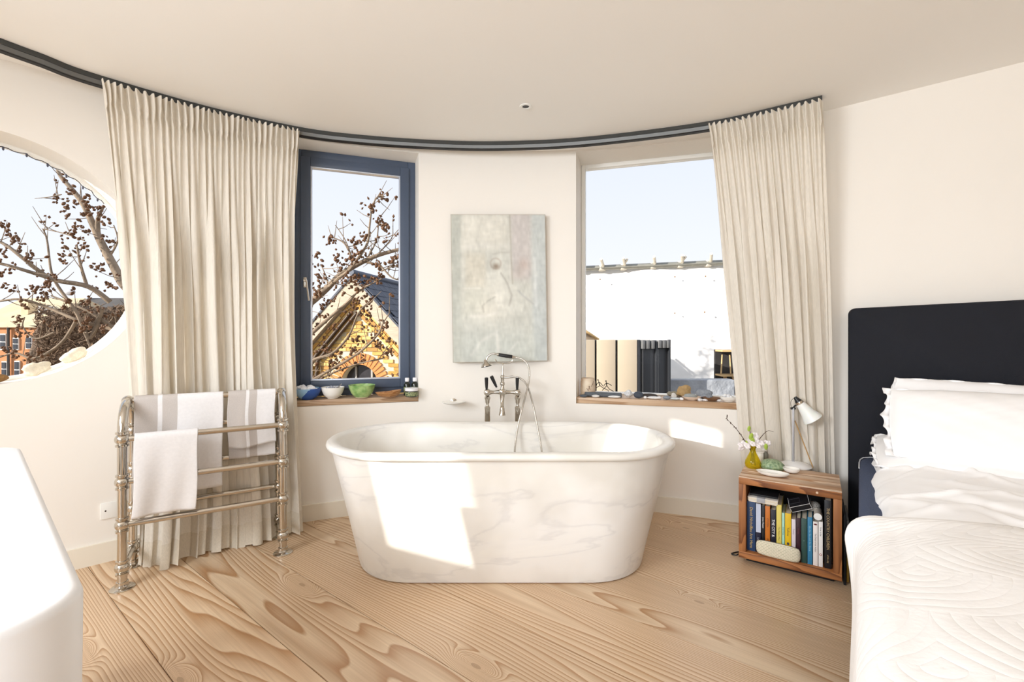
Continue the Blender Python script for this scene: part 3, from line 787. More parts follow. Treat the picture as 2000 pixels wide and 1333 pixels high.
def quilt_mat():
    m, n, l = nmat('white_quilting')
    out = n.new('ShaderNodeOutputMaterial'); p = n.new('ShaderNodeBsdfPrincipled'); l.new(p.outputs[0], out.inputs[0])
    p.inputs['Base Color'].default_value = C(242, 241, 240); p.inputs['Roughness'].default_value = 0.9
    t = n.new('ShaderNodeTexCoord'); sep = n.new('ShaderNodeSeparateXYZ'); l.new(t.outputs['UV'], sep.inputs[0])
    def mt(op, a, b=None):
        q = n.new('ShaderNodeMath'); q.operation = op
        for i, z in enumerate((a, b)):
            if z is None: continue
            if isinstance(z, (int, float)): q.inputs[i].default_value = z
            else: l.new(z, q.inputs[i])
        return q.outputs[0]
    # fan (clamshell) stitching: arcs around a staggered row of centres
    X, Y = sep.outputs[0], sep.outputs[1]
    row = mt('FLOOR', mt('DIVIDE', Y, 0.20)); ly = mt('SUBTRACT', mt('DIVIDE', Y, 0.20), row)
    xs = mt('ADD', mt('DIVIDE', X, 0.42), mt('MULTIPLY', row, 0.5)); lx = mt('SUBTRACT', mt('FRACT', xs), 0.5)
    d = mt('SQRT', mt('ADD', mt('POWER', mt('MULTIPLY', lx, 0.42), 2.0), mt('POWER', mt('MULTIPLY', ly, 0.20), 2.0)))
    arc = mt('ABSOLUTE', mt('SINE', mt('MULTIPLY', d, 105.0)))
    arc = mt('POWER', arc, 0.45)
    nb = n.new('ShaderNodeTexNoise'); nb.inputs['Scale'].default_value = 60; nb.inputs['Detail'].default_value = 3; l.new(t.outputs['UV'], nb.inputs['Vector'])
    h = mt('ADD', arc, mt('MULTIPLY', nb.outputs['Fac'], 0.9))
    bp = n.new('ShaderNodeBump'); bp.inputs['Strength'].default_value = 0.30; bp.inputs['Distance'].default_value = 0.004
    l.new(h, bp.inputs['Height']); l.new(bp.outputs[0], p.inputs['Normal'])
    return m
M_QUILT = quilt_mat()
def e1(u, v, x, y, z): 
    k = max(0.0, 1-v/0.05)
    # a loose corner of the quilt swings out by the bedside box
    b = math.exp(-((v-0.06)/0.07)**2)*max(0.0, 1-abs(u-0.11)/0.12)
    hug = max(0.0, 1-v/0.10)**2*max(0.0, 1-max(0.0, u-0.16)/0.10)   # tucked close to the duvet at its head edge
    return x-0.045*b+0.075*hug, z-0.006*k+0.02*b-0.012*hug, y+0.01*sin(x*7)*k
QY0, QY1 = -1.24, -BL-0.03
fnq = drape(0.108, QY0, QY1, 0.632, lambda v: 0.05+0.42*min(1.0, max(0, (v-0.02))*5)**1.3, 100, 100, 5.0, 0.045, 0.010, e1, 0.008, 0.085, BWD-0.1)
mbq = MB().grid(130, 120, fnq)
qo = mbq.build('quilt', M_QUILT, smooth=180)
uvl = qo.data.uv_layers.new(name='UVMap')
nu_, nv_ = 130, 120
uvs = np.zeros((len(qo.data.loops), 2)); vi = np.zeros(len(qo.data.loops), dtype=np.int32); qo.data.loops.foreach_get('vertex_index', vi)
uvs[:, 0] = (vi % (nu_+1))/nu_*2.1; uvs[:, 1] = (vi//(nu_+1))/nv_*(QY0-QY1)
uvl.data.foreach_set('uv', uvs.ravel())
m_ = qo.modifiers.new('thickness', 'SOLIDIFY'); m_.thickness = 0.014; m_.offset = 1
tag(qo, 'off-white stitched quilt spread over the foot of the bed', 'quilt')

def pillow(name, label, M, w, h, t, seed, frill=0.03):
    root = thing(name, label, 'pillow', M.translation, 0.0, 'pillows on the bed')
    def sh(u, v, s):
        a = 2*u-1; b = 2*v-1
        e = max(0.0, 1-abs(a)**3.2)**0.55 * max(0.0, 1-abs(b)**3.0)**0.55
        x = w/2*a*(1-0.05*abs(b)**2*0.6)-0.0; z = h/2*b*(1-0.06*abs(a)**2)
        y = s*(t/2*e + 0.006*fbm(a*2.2, b*3.0, seed)*e + 0.004)
        return M @ Vector((x, y, z + h/2))
    mb = MB(); mb.grid(50, 34, lambda u, v: sh(u, v, -1)); mb.grid(50, 34, lambda u, v: sh(1-u, v, 1))
    cv = mb.build('case', M_SHEET, root, smooth=180)
    # frilled flange along the left edge and the ends
    mb = MB(); N = 240
    def edge(q):                       # perimeter param
        q = q % 1.0*4
        if q < 1: return (-1, 1-2*q, -1, 0)
        if q < 2: return (-1+2*(q-1), -1, 0, -1)
        if q < 3: return (1, -1+2*(q-2), 1, 0)
        return (1-2*(q-3), 1, 0, 1)
    vs = []; fs = []
    for i in range(N):
        a, b, nx_, nz_ = edge(i/N); x = w/2*a*(1-0.05*abs(b)**2*0.6); z = h/2*b*(1-0.06*abs(a)**2)+h/2
        f_ = frill*(0.70+0.20*sin(i*0.55+seed)+0.25*sin(i*0.23+2*seed))
        if nz_: f_ *= 0.18
        cw = 0.014*sin(i*0.6+seed)
        cx_ = (nx_ + (0.7*a if abs(a) > 0.93 and not nx_ else 0)); cz_ = (nz_ + (0.5*b if abs(b) > 0.93 and not nz_ else 0))
        vs += [M @ Vector((x*0.985, 0.0, h/2+(z-h/2)*0.985)), M @ Vector((x+cx_*f_, cw, z+cz_*f_))]
    for i in range(N):
        j = (i+1) % N; fs.append((2*i, 2*i+1, 2*j+1, 2*j))
    o = mb.add(vs, fs).build('frill', M_SHEET, root, smooth=180)
    md = o.modifiers.new('t', 'SOLIDIFY'); md.thickness = 0.003; md.offset = 0
    return root
def pillow_at(lx, ly, lz, lean, turn=0.0, roll=0.0):
    return BM @ Matrix.Translation((lx, ly, lz)) @ Matrix.Rotation(turn, 4, 'Z') @ Matrix.Rotation(roll, 4, 'Y') @ Matrix.Rotation(-lean, 4, 'X')
pillow('pillow', 'plump white frilled pillow at the front of the bed head', pillow_at(0.540, -0.40, 0.645, radians(34), radians(1), radians(0.5)), 0.80, 0.36, 0.15, 1.0)
pillow('pillow', 'white pillow leaning against the headboard, only its top corner showing', pillow_at(0.54, -0.135, 0.640, radians(10), radians(-1), radians(2.5)), 0.78, 0.345, 0.10, 3.0, 0.012)
pillow('pillow', 'white pillow lying flat under the frilled pillow', pillow_at(0.49, -0.48, 0.600, radians(-0), 0, 0) @ Matrix.Rotation(radians(-78), 4, 'X') @ Matrix.Translation((0, 0, 0.02)), 0.80, 0.40, 0.12, 6.0, 0.022)
# ------------------------------------------------------------------ bath mixer on two standpipes behind the bath
M_BLACKH = pm('black_lever', C(34, 34, 36), 0.35, var=(30, 0.1))
M_HOSE = pm('nickel_hose', C(205, 200, 192), 0.25, 1.0, bump=(900, 0.5, 0.002))
TYD = 3.07
def tp(x, y, dY=0.0): return px(x, y, TYD+dY)
tl, tm, tr_ = tp(952, 767), tp(981, 766), tp(1011, 767)
tap = thing('bath_mixer', 'nickel bath tap on two standpipes with black levers and hand shower', 'tap', (tm.x, TYD, 0))
for c in (tl, tr_):
    mb = MB()
    mb.tube([(c.x, c.y, 0.0), (c.x, c.y, 0.700)], 0.0135, 16)
    mb.lathe([(0.040, 0.0), (0.040, 0.006), (0.018, 0.016), (0.0136, 0.03)], (c.x, c.y, 0), 24)
    mb.lathe([(0.0137, 0.62), (0.0185, 0.628), (0.0185, 0.700), (0.020, 0.712), (0.020, 0.722), (0.012, 0.730), (0.010, 0.742), (0.015, 0.752), (0.016, 0.770), (0.020, 0.778), (0.020, 0.790), (0.014, 0.797)], (c.x, c.y, 0), 20)
    mb.build('standpipe', M_CHROME, tap)
mb = MB()
for c in (tl, tr_): mb.ball(c, 0.0255, 18)
mb.ball(tm, 0.027, 18)
for c in (tl, tr_):
    a, b = c, tm
    mb.tube([a.lerp(b, t) for t in (0, .2, .35, .5, .65, .8, 1)], [0.018, 0.0155, 0.012, 0.0115, 0.013, 0.017, 0.02], 14)
for c in (tl, tm, tr_):                 # round escutcheons facing the room
    mb.lathe([(0.020, 0.0), (0.020, 0.016), (0.014, 0.020), (0.001, 0.021)], (c.x, c.y-0.012, c.z), 18, Matrix.Rotation(pi/2, 3, 'X'))
mb.build('valve_body', M_CHROME, tap)
mb = MB()
mb.tube([tm+Vector((0, 0, -0.02)), tm+Vector((0, -0.004, -0.05)), tm+Vector((0, -0.012, -0.085)), tm+Vector((0, -0.03, -0.105))], [0.018, 0.014, 0.012, 0.014], 14)
mb.lathe([(0.010, 0.0), (0.016, -0.010), (0.0165, -0.022), (0.021, -0.052), (0.0225, -0.056), (0.0205, -0.058), (0.001, -0.050)], tm+Vector((0, -0.03, -0.095)), 18, sx=1.0, sy=0.8)
mb.build('spout', M_CHROME, tap)
def lever(a, b, nm='lever'):
    mb = MB(); d = (b-a)
    mb.tube([a, a+d*0.12, a+d*0.2, a+d*0.55, b-d*0.03, b], [0.0065, 0.0075, 0.009, 0.011, 0.0125, 0.009], 14)
    return mb.build(nm, M_BLACKH, tap)
lever(tp(950.5, 763, -0.02), tp(950, 738, -0.03)); lever(tp(1010, 763, -0.02), tp(1010.5, 738, -0.03)); lever(tp(970, 757, -0.03), tp(959.5, 735, -0.04))
top = tp(981.5, 737)
mb = MB()
mb.tube([tm+Vector((0, 0, 0.02)), top.lerp(tm, 0.5), top], [0.015, 0.010, 0.013], 14)
mb.lathe([(0.012, -0.012), (0.017, -0.006), (0.017, 0.006), (0.012, 0.012)], tm.lerp(top, 0.55), 16)
mb.ball(top, 0.016, 14)
mb.tube([top, top+Vector((0, 0, 0.03)), tp(982, 714)], [0.010, 0.0055, 0.004], 12); mb.ball(tp(982, 712), 0.0055, 10)
mb.tube([top, tp(990, 737.5, -0.005), tp(1002, 736.5, -0.012)], [0.010, 0.008, 0.008], 12)
mb.build('riser', M_CHROME, tap)
mb = MB()
mb.tube(smooth_path([tp(967.5, 702), tp(971, 708), tp(980, 710), tp(993, 710), tp(1000, 706), tp(1001.5, 700)], 5), 0.0035, 8)
mb.tube([tp(982, 712), tp(982, 709.5)], 0.005, 8)
mb.build('cradle', M_CHROME, tap)
mb = MB()
mb.tube(smooth_path([tp(950, 704), tp(952.5, 697.5), tp(959, 692.5), tp(966, 691.5), tp(972, 693)], 6), [0.007]*24+[0.008], 12)
mb.tube([tp(971, 692.8), tp(974, 693.2)], 0.011, 14)
ferr = MB().tube([tp(1000.5, 697.6), tp(1004, 698.2), tp(1007, 698.6)], [0.011, 0.010, 0.007], 14)
Mx = Matrix.Rotation(radians(-12), 3, 'Y')
mb.lathe([(0.006, 0.022), (0.010, 0.016), (0.017, 0.006), (0.027, -0.008), (0.034, -0.020), (0.0345, -0.024), (0.031, -0.026), (0.001, -0.022)], tp(948.5, 709), 24, Mx)
sh_o = mb.build('hand_shower', M_CHROME, tap); ferr.build('ferrule', M_CHROME, sh_o)
MB().tube([tp(973, 693.1), tp(976, 693.6), tp(988, 695.6), tp(999, 697.3), tp(1000.8, 697.6)], [0.0105, 0.012, 0.0125, 0.0125, 0.0105], 16).build('handle', M_BLACKH, sh_o)
mb = MB().lathe([(0.0340, -0.0225), (0.0362, -0.024), (0.0362, -0.027), (0.0325, -0.0275)], tp(948.5, 709), 24, Mx); mb.build('rubber_rim', M_BLACKH, sh_o)
hose = smooth_path([tp(1006, 698.5), tp(1020, 702, -0.01), tp(1030, 712, -0.03), tp(1034, 727, -0.05), tp(1032, 750, -0.08), tp(1026, 775, -0.13), tp(1019, 802, -0.19), tp(1011, 835, -0.22),
    px(1006, 872, 2.80), px(1006, 893, 2.74), px(1012, 915, 2.66), px(1030, 928, 2.62), px(1050, 915, 2.66), px(1058, 893, 2.74), px(1056, 868, 2.80), tp(1049, 832, -0.22), tp(1042, 795, -0.18), tp(1034, 765, -0.10), tp(1026, 748, -0.05), tp(1014, 738.5, -0.02), tp(1002, 736.5, -0.012)], 8)
MB().tube(hose, 0.0062, 10).build('hose', M_HOSE, tap)

# ------------------------------------------------------------------ soap dish on the wall
p, th = bay_hit(886, 783)
sdh = thing('soap_dish', 'oval white soap dish on a nickel wall bracket', 'soap dish', bay(th, RW-0.09, p.z-0.012), radians(th-90))
M_CERAM = pm('white_ceramic', C(242, 240, 234), 0.25, var=(9, 0.02))
MB().lathe([(0.001, 0.0), (0.045, 0.0), (0.062, 0.004), (0.078, 0.012), (0.080, 0.017), (0.077, 0.018), (0.060, 0.012), (0.001, 0.010)], (0, 0, 0.0), 40, sx=1.0, sy=0.66).build('dish', M_CERAM, sdh, local=True)
mb = MB(); mb.tube([(0, 0.088, 0.006), (0, 0.050, 0.010)], 0.008, 12); mb.lathe([(0.022, 0), (0.022, 0.006), (0.012, 0.010)], (0, 0.09, 0.006), 20, Matrix.Rotation(pi/2, 3, 'X'))
mb.tube([(-0.012, 0.050, 0.012), (0.0, 0.046, 0.022), (0.012, 0.050, 0.012)], 0.006, 10)
mb.build('bracket', M_CHROME, sdh, local=True)

# ------------------------------------------------------------------ unframed painting
pw, ph = 0.662, 1.030
pc, pth = bay_hit(975, 565)
NXp, NZp = 132, 204
rng = np.random.default_rng(4)
def smooth_noise(nx, nz, cx_, cz_):
    g = rng.normal(size=(cz_+3, cx_+3)); X = np.linspace(0, cx_, nx); Z = np.linspace(0, cz_, nz)
    xi = X.astype(int); zi = Z.astype(int); fx = X-xi; fz = Z-zi; fx = fx*fx*(3-2*fx); fz = fz*fz*(3-2*fz)
    a = g[np.ix_(zi, xi)]*(1-fx)+g[np.ix_(zi, xi+1)]*fx; b = g[np.ix_(zi+1, xi)]*(1-fx)+g[np.ix_(zi+1, xi+1)]*fx
    return a*(1-fz)[:, None]+b*fz[:, None]
Xn, Zn = np.meshgrid(np.linspace(0, 1, NXp), np.linspace(0, 1, NZp))     # Zn: 0 top
base = np.zeros((NZp, NXp, 3)); base[:] = (204, 205, 197)
def blend(mask, col, k): 
    m = np.clip(mask, 0, 1)[..., None]*k; base[:] = base*(1-m)+np.array(col)*m
def rect(x0, x1, z0, z1, s=0.012): 
    f = lambda t: 1/(1+np.exp(-np.clip(t/s, -40, 40)))
    return f(Xn-x0)*f(x1-Xn)*f(Zn-z0)*f(z1-Zn)
blend(rect(0.11, 0.60, 0.0, 0.24), (219, 217, 207), 0.9)
blend(rect(-1, 0.10, -1, 2), (184, 187, 178), 0.8)
blend(rect(0.63, 0.85, -1, 0.44), (200, 194, 192), 0.85)
blend(rect(0.85, 2, -1, 2), (192, 199, 199), 0.8)
blend(rect(0.14, 0.36, 0.26, 0.50), (208, 200, 182), 0.55)
blend(rect(0.12, 0.45, 0.50, 0.68, 0.02), (210, 209, 194), 0.6)
blend(rect(0.1, 0.9, 0.80, 2, 0.03), (192, 198, 192), 0.65)
def line(pts, wd, col, k):
    d = np.full(Xn.shape, 9.0); asp = ph/pw
    for (ax, az), (bx, bz) in zip(pts[:-1], pts[1:]):
        vx, vz = bx-ax, (bz-az)*asp; L2 = vx*vx+vz*vz+1e-9
        t = np.clip(((Xn-ax)*vx+(Zn-az)*asp*vz)/L2, 0, 1)
        d = np.minimum(d, np.hypot(Xn-ax-t*vx, (Zn-az)*asp-t*vz))
    blend(np.exp(-(d/wd)**2), col, k)
def spot(x, z, rx, rz, col, k): blend(np.exp(-(((Xn-x)/rx)**2+((Zn-z)/rz)**2)), col, k)
spot(0.48, 0.55, 0.16, 0.14, (224, 222, 212), 0.8); spot(0.40, 0.66, 0.13, 0.06, (222, 219, 208), 0.8)
spot(0.76, 0.34, 0.06, 0.04, (188, 172, 164), 0.75); spot(0.72, 0.40, 0.07, 0.04, (196, 186, 178), 0.6)
line([(0.62, 0.0), (0.63, 0.30), (0.64, 0.47)], 0.008, (170, 166, 152), 0.55)
line([(0.52, 0.40), (0.58, 0.46), (0.63, 0.55), (0.60, 0.62)], 0.012, (172, 170, 162), 0.6)
line([(0.45, 0.56), (0.38, 0.585), (0.32, 0.62), (0.33, 0.66)], 0.011, (182, 180, 170), 0.55)
line([(0.70, 0.52), (0.78, 0.57), (0.86, 0.61)], 0.012, (176, 178, 176), 0.5)
line([(0.20, 0.69), (0.35, 0.69), (0.45, 0.67)], 0.02, (226, 224, 216), 0.7); line([(0.12, 0.50), (0.30, 0.50)], 0.010, (224, 223, 214), 0.7)
line([(0.47, 0.82), (0.48, 0.93)], 0.020, (222, 221, 214), 0.7); line([(0.20, 0.95), (0.30, 0.86), (0.48, 0.79)], 0.018, (216, 216, 210), 0.6)
line([(0.58, 0.94), (0.68, 0.87)], 0.012, (220, 220, 214), 0.6); line([(0.12, 0.03), (0.12, 0.55)], 0.02, (214, 213, 203), 0.6)
line([(0.88, 0.30), (0.885, 0.62)], 0.018, (220, 223, 221), 0.7); line([(0.15, 0.215), (0.60, 0.215)], 0.03, (220, 219, 212), 0.5)
ang = np.linspace(0, 2*pi, 14)
line([(0.465+0.055*np.cos(a), 0.333+0.036*np.sin(a)) for a in ang], 0.010, (182, 174, 164), 0.7)
spot(0.468, 0.352, 0.034, 0.020, (138, 122, 106), 0.9)
line([(0.44, 0.27), (0.52, 0.258), (0.62, 0.26)], 0.012, (186, 184, 176), 0.6)
for (cx_, cz_, am) in ((10, 14, 3.4), (34, 22, 3.2), (60, 40, 3.0), (18, 60, 2.6)):
    base += smooth_noise(NXp, NZp, cx_, cz_)[..., None]*am*np.array((1.0, 0.98, 0.95))
relief = 0.5*smooth_noise(NXp, NZp, 50, 30)+0.5*smooth_noise(NXp, NZp, 22, 50)
edge = np.minimum(np.minimum(Xn, 1-Xn)*pw, np.minimum(Zn, 1-Zn)*ph)
em = np.clip(1-edge/0.006, 0, 1)[..., None]; base = base*(1-em*0.55)+np.array((150, 132, 110))*em*0.55
base = np.clip(base, 0, 255)/255.0; lin = np.where(base <= 0.04045, base/12.92, ((base+0.055)/1.055)**2.4)
ang_p = radians(pth-90)
PM = Matrix.Translation(bay(pth, RW-0.052, pc.z)) @ Matrix.Rotation(ang_p + radians(1.2), 4, 'Z') @ Matrix.Rotation(radians(-0.9), 4, 'Y')
pic = thing('painting', 'unframed pale canvas painting with a faint seated figure', 'painting', PM @ Vector((0, 0, -ph/2)))
mb = MB(); mb.grid(NXp-1, NZp-1, lambda u, v: PM @ Vector(((u-0.5)*pw, -0.0140-0.0005*float(relief[int(round(v*(NZp-1))), int(round(u*(NXp-1)))]), (0.5-v)*ph)))
m, n, l = nmat('oil_paint'); out = n.new('ShaderNodeOutputMaterial'); pp = n.new('ShaderNodeBsdfPrincipled'); at = n.new('ShaderNodeAttribute'); at.attribute_name = 'paint'
l.new(at.outputs['Color'], pp.inputs['Base Color']); pp.inputs['Roughness'].default_value = 0.6; l.new(pp.outputs[0], out.inputs[0])
po = mb.build('painted_face', m, pic, smooth=180)
ca = po.data.color_attributes.new('paint', 'FLOAT_COLOR', 'POINT')
ca.data.foreach_set('color', np.concatenate([lin.reshape(-1, 3), np.ones((NXp*NZp, 1))], 1).ravel())
mb = MB().box((0, 0.002, 0), (pw-0.001, 0.026, ph-0.001)); mb.v = [tuple(PM @ Vector(q)) for q in mb.v]; mb.build('stretcher', pm('canvas_edge', C(196, 184, 164), 0.8, var=(40, 0.2)), pic, smooth=0)

# ------------------------------------------------------------------ stone basin in the left foreground
ANG_S = radians(-40); BSO = Vector((-0.553, 0.601, 0)); SZ = 0.85
bas = thing('washbasin', 'thick white stone washbasin block in the left foreground', 'washbasin', BSO, ANG_S)
M_STONE = pm('white_stone', C(240, 242, 245), 0.4, var=(2.2, 0.03))
SL, SWd = 1.36, 0.52
def rr_outline(x0, x1, y0, y1, r, off=0.0, N=10):
    out = []
    for (cx_, cy_, a0) in ((x1-r, y1-r, 0), (x0+r, y1-r, pi/2), (x0+r, y0+r, pi), (x1-r, y0+r, 1.5*pi)):
        for i in range(N+1):
            a = a0+pi/2*i/N; out.append((cx_+(r-off)*cos(a), cy_+(r-off)*sin(a)))
    return out
N0 = 44
bx, by, ba, bb = -0.50, -0.235, 0.33, 0.165
vs = []; fs = []
def hole(k_, z):                        # same count as the outline, matched by bearing
    o_ = rr_outline(-SL, 0, -SWd, 0, 0.085); r_ = []
    for (x, y) in o_:
        a = atan2((y-by)/bb, (x-bx)/ba); r_.append((bx+ba*k_*cos(a), by+bb*k_*sin(a), z))
    return r_
rings = [[(x, y, 0.40) for x, y in rr_outline(-SL, 0, -SWd, 0, 0.085, 0.004)], [(x, y, SZ-0.012) for x, y in rr_outline(-SL, 0, -SWd, 0, 0.085)],
         [(x, y, SZ-0.004) for x, y in rr_outline(-SL, 0, -SWd, 0, 0.085, 0.003)], [(x, y, SZ) for x, y in rr_outline(-SL, 0, -SWd, 0, 0.085, 0.012)],
         hole(1.0, SZ), hole(0.985, SZ-0.003), hole(0.96, SZ-0.014), hole(0.90, SZ-0.07), hole(0.72, SZ-0.12), hole(0.35, SZ-0.135), hole(0.08, SZ-0.138)]
for r_ in rings: vs += r_
for i in range(len(rings)-1):
    for k in range(N0): fs.append((i*N0+k, i*N0+(k+1) % N0, (i+1)*N0+(k+1) % N0, (i+1)*N0+k))
fs.append(tuple(range(N0-1, -1, -1))); fs.append(tuple(len(vs)-N0+k for k in range(N0)))
MB().add(vs, fs).build('basin', M_STONE, bas, local=True, smooth=60)
rings = [[(x, y, z) for x, y in rr_outline(-SL+0.002, -0.004, -SWd+0.002, -0.004, 0.083)] for z in (0.0, 0.399)]
MB().add(rings[0]+rings[1], [(k, (k+1) % N0, N0+(k+1) % N0, N0+k) for k in range(N0)]+[tuple(range(N0-1, -1, -1)), tuple(range(N0, 2*N0))]).build('pedestal', M_STONE, bas, local=True, smooth=60)
MB().lathe([(0.001, SZ-0.137), (0.024, SZ-0.137), (0.027, SZ-0.138)], (bx, by, 0), 20).build('drain', M_CHROME, bas, local=True)
# ------------------------------------------------------------------ bedside box with its books
ANG_N = atan2(-0.246, 0.370); NO = Vector((1.20, 2.41, 0)); NWD, ND, NZ0, NZ1, NT = 0.444, 0.33, 0.030, 0.453, 0.034
ns = thing('bedside_box', 'open-fronted reclaimed wood box used as a bedside table', 'bedside table', NO, ANG_N)
NMx = wmat(ns); NMi = NMx.inverted()
M_BOX = wood_mat('reclaimed_pine', C(176, 116, 66), C(112, 64, 32), rings=8, along=1.6, across=10, rough=0.6, knots=False, perobj=True, var=0.06)
M_BOXTOP = wood_mat('worn_pine_top', C(226, 200, 174), C(180, 134, 94), rings=5, along=1.4, across=7, rough=0.55, knots=False, perobj=True, var=0.06)
def nbox(name, x0, x1, y0, y1, z0, z1, mat, parent=None, bv=0.002, rot=None):
    c = ((x0+x1)/2, (y0+y1)/2, (z0+z1)/2); d = (x1-x0, y1-y0, z1-z0)
    o = MB().bbox((0, 0, 0), d if rot is None else (d[2], d[1], d[0]), bv).build(name, mat, parent or ns, local=True)
    o.location = c
    if rot: o.rotation_euler = (0, pi/2, 0)
    return o
# mitred front frame edges shown by the four boards; board grain runs along local x
nbox('top_board', 0, NWD, 0, ND, NZ1-NT, NZ1, M_BOX); 
nbox('bottom_board', 0, NWD, 0, ND, NZ0, NZ0+NT, M_BOX)
nbox('side_board', 0, NT, 0.0005, ND-0.0005, NZ0+NT, NZ1-NT, M_BOX, rot=True)
nbox('side_board', NWD-NT, NWD, 0.0005, ND-0.0005, NZ0+NT, NZ1-NT, M_BOX, rot=True)
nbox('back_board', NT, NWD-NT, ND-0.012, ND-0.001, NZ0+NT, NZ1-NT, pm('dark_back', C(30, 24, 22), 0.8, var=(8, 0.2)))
w_ = ND/3
for k in range(3): nbox('top_slat', 0.0, NWD, w_*k+(0.0005 if k else 0), w_*(k+1)-0.0005, NZ1, NZ1+0.004, M_BOXTOP, bv=0.001)
nbox('plinth', 0.03, NWD-0.03, 0.05, ND-0.02, 0.0, NZ0, pm('black_plinth', C(24, 22, 22), 0.7, var=(8, 0.1)))
MB().tube([(0.345, -0.0012, NZ1-0.017), (0.345, 0.002, NZ1-0.017)], 0.0055, 14).build('wooden_plug', M_BOXTOP, ns, local=True)
ZT = NZ1+0.004
def on_front(x, y, ly):               # local x, z where the sight line meets the plane local y = ly
    d = NMi.to_3x3() @ Vector(((x-CX)/F, 1, -(y-HY)/F)); o = NMi @ Vector((0, 0, CAMZ)); t = (ly-o.y)/d.y; q = o+d*t; return q.x, q.z
def zz(zx, zy, ly=0.03): return on_front(1440+zx/6.06, 930+zy/6.06, ly)
FLR = NZ0+NT
M_PAGE = pm('page_block', C(226, 216, 196), 0.9, var=(200, 0.1), stretch=(1, 1, 1))
def fm(c, r=0.45): return pm('cover', C(*c), r, var=(20, 0.06))
books = [ # left, right, top (all as seen), cover colour, text colour, lines, label
    (115, 215, 305, (40, 66, 104), (196, 168, 92), [('David Nicholls', 0.34, 0.020), ('You Are Here', 0.72, 0.020)], 'thick navy paperback with gold and pale lettering, leftmost in the box'),
    (220, 279, 325, (30, 30, 52), (190, 196, 210), [('London', 0.78, 0.014)], 'slim paperback with a pale blue panel over dark navy'),
    (285, 326, 350, (22, 22, 26), (236, 236, 236), [('Jonas Hassen', 0.36, 0.013)], 'thin black paperback with white lettering'),
    (329, 388, 360, (198, 112, 32), (70, 34, 20), [('CITIZEN', 0.34, 0.012), ('POEMS', 0.74, 0.012)], 'orange paperback with dark brown lettering'),
    (392, 458, 400, (26, 26, 42), (240, 240, 240), [('THE CITY &', 0.40, 0.019)], 'midnight blue paperback with bold white capitals'),
    (462, 525, 345, (222, 204, 104), (136, 116, 44), [('The Naked Man', 0.55, 0.011)], 'tall pale yellow paperback beside the mint one'),
    (528, 561, 440, (168, 216, 196), (80, 130, 120), [('Small Things', 0.4, 0.010)], 'very thin mint green paperback'),
    (564, 638, 445, (226, 186, 24), (120, 100, 40), [('Yellow', 0.40, 0.016)], 'bright yellow paperback with a small dark emblem'),
    (641, 692, 515, (222, 212, 218), (150, 140, 150), [('Poetry', 0.30, 0.010)], 'pinkish white paperback beside the yellow one'),
    (696, 752, 500, (52, 18, 30), (110, 50, 60), [('Stories', 0.3, 0.010)], 'dark maroon hardback with dim red lettering'),
    (756, 826, 505, (46, 78, 72), (110, 140, 132), [('o', 0.5, 0.012)], 'dark green hardback with a plain spine'),
    (830, 891, 490, (50, 126, 168), (150, 200, 220), [('On the Sea and the Shore', 0.45, 0.012)], 'teal blue hardback with pale lettering'),
    (896, 955, 545, (236, 230, 226), (110, 100, 96), [('The Death of the Author', 0.48, 0.009)], 'white paperback with a red oval at the top of its spine'),
    (960, 1013, 545, (240, 238, 236), (90, 90, 90), [('How to be', 0.22, 0.010)], 'white paperback with a red ring low on its spine'),
    (1030, 1117, 290, (22, 22, 26), (190, 166, 120), [('THE COUNTRY CHILDREN', 0.42, 0.017), ('of the city', 0.86, 0.010)], 'tall black hardback with gold capitals, rightmost in the box'),
]
for (a, b, t, cc, tcx, lines, lab) in books:
    yb = 0.034
    xa, _ = zz(a, 700, yb); xb, _ = zz(b, 700, yb); _, zt_ = zz((a+b)/2, t, yb)
    wdt = xb-xa-0.0008; hgt = min(zt_-FLR, NZ1-NT-FLR-0.003); dep = min(0.20, hgt*0.66)
    root = thing('book', lab, 'book', NMx @ Vector(((xa+xb)/2, yb, FLR)), ANG_N, 'books in the bedside box')
    cm = fm(cc); th_ = 0.0018
    mb = MB().bbox((0, th_/2, hgt/2), (wdt, th_, hgt), 0.0008); mb.build('spine', cm, root, local=True)
    for s in (-1, 1): MB().box((s*(wdt/2-th_/2), dep/2+0.001, hgt/2), (th_, dep-0.002, hgt)).build('cover_board', cm, root, local=True, smooth=0)
    MB().box((0, dep/2, hgt/2), (wdt-2*th_-0.0004, dep-0.004, hgt-0.006)).build('pages', M_PAGE, root, local=True, smooth=0)
    tm_ = pm('spine_ink', C(*tcx), 0.5, var=(30, 0.05))
    for (body_, f_, size) in lines:
        size = min(size, wdt*0.72)
        Mt = Matrix.Translation((0, -0.0004, hgt*(1-f_))) @ Matrix.Rotation(pi/2, 4, 'X') @ Matrix.Rotation(-pi/2, 4, 'Z')
        text_mesh(body_, size, Mt).build('lettering', tm_, root, local=True, smooth=0)
    if cc == (30, 30, 52): MB().box((0, -0.0004, hgt*0.70), (wdt*0.99, 0.0008, hgt*0.58)).build('pale_panel', fm((198, 206, 222)), root, local=True, smooth=0)
    if cc == (236, 230, 226): MB().ball((0, -0.0002, hgt*0.94), wdt*0.36, 16, (1, 0.05, 0.55)).build('red_oval', fm((92, 22, 26)), root, local=True)
    if cc == (240, 238, 236): MB().tube([Vector((wdt*0.26*cos(2*pi*i/20), -0.0006, hgt*0.27+wdt*0.26*sin(2*pi*i/20))) for i in range(20)], 0.0010, 6, closed=True).build('red_ring', fm((160, 40, 36)), root, local=True)
    if cc == (226, 186, 24): MB().ball((0, -0.0002, hgt*0.34), wdt*0.22, 4, (1, 0.06, 1.2)).build('emblem', fm((66, 62, 70)), root, local=True)
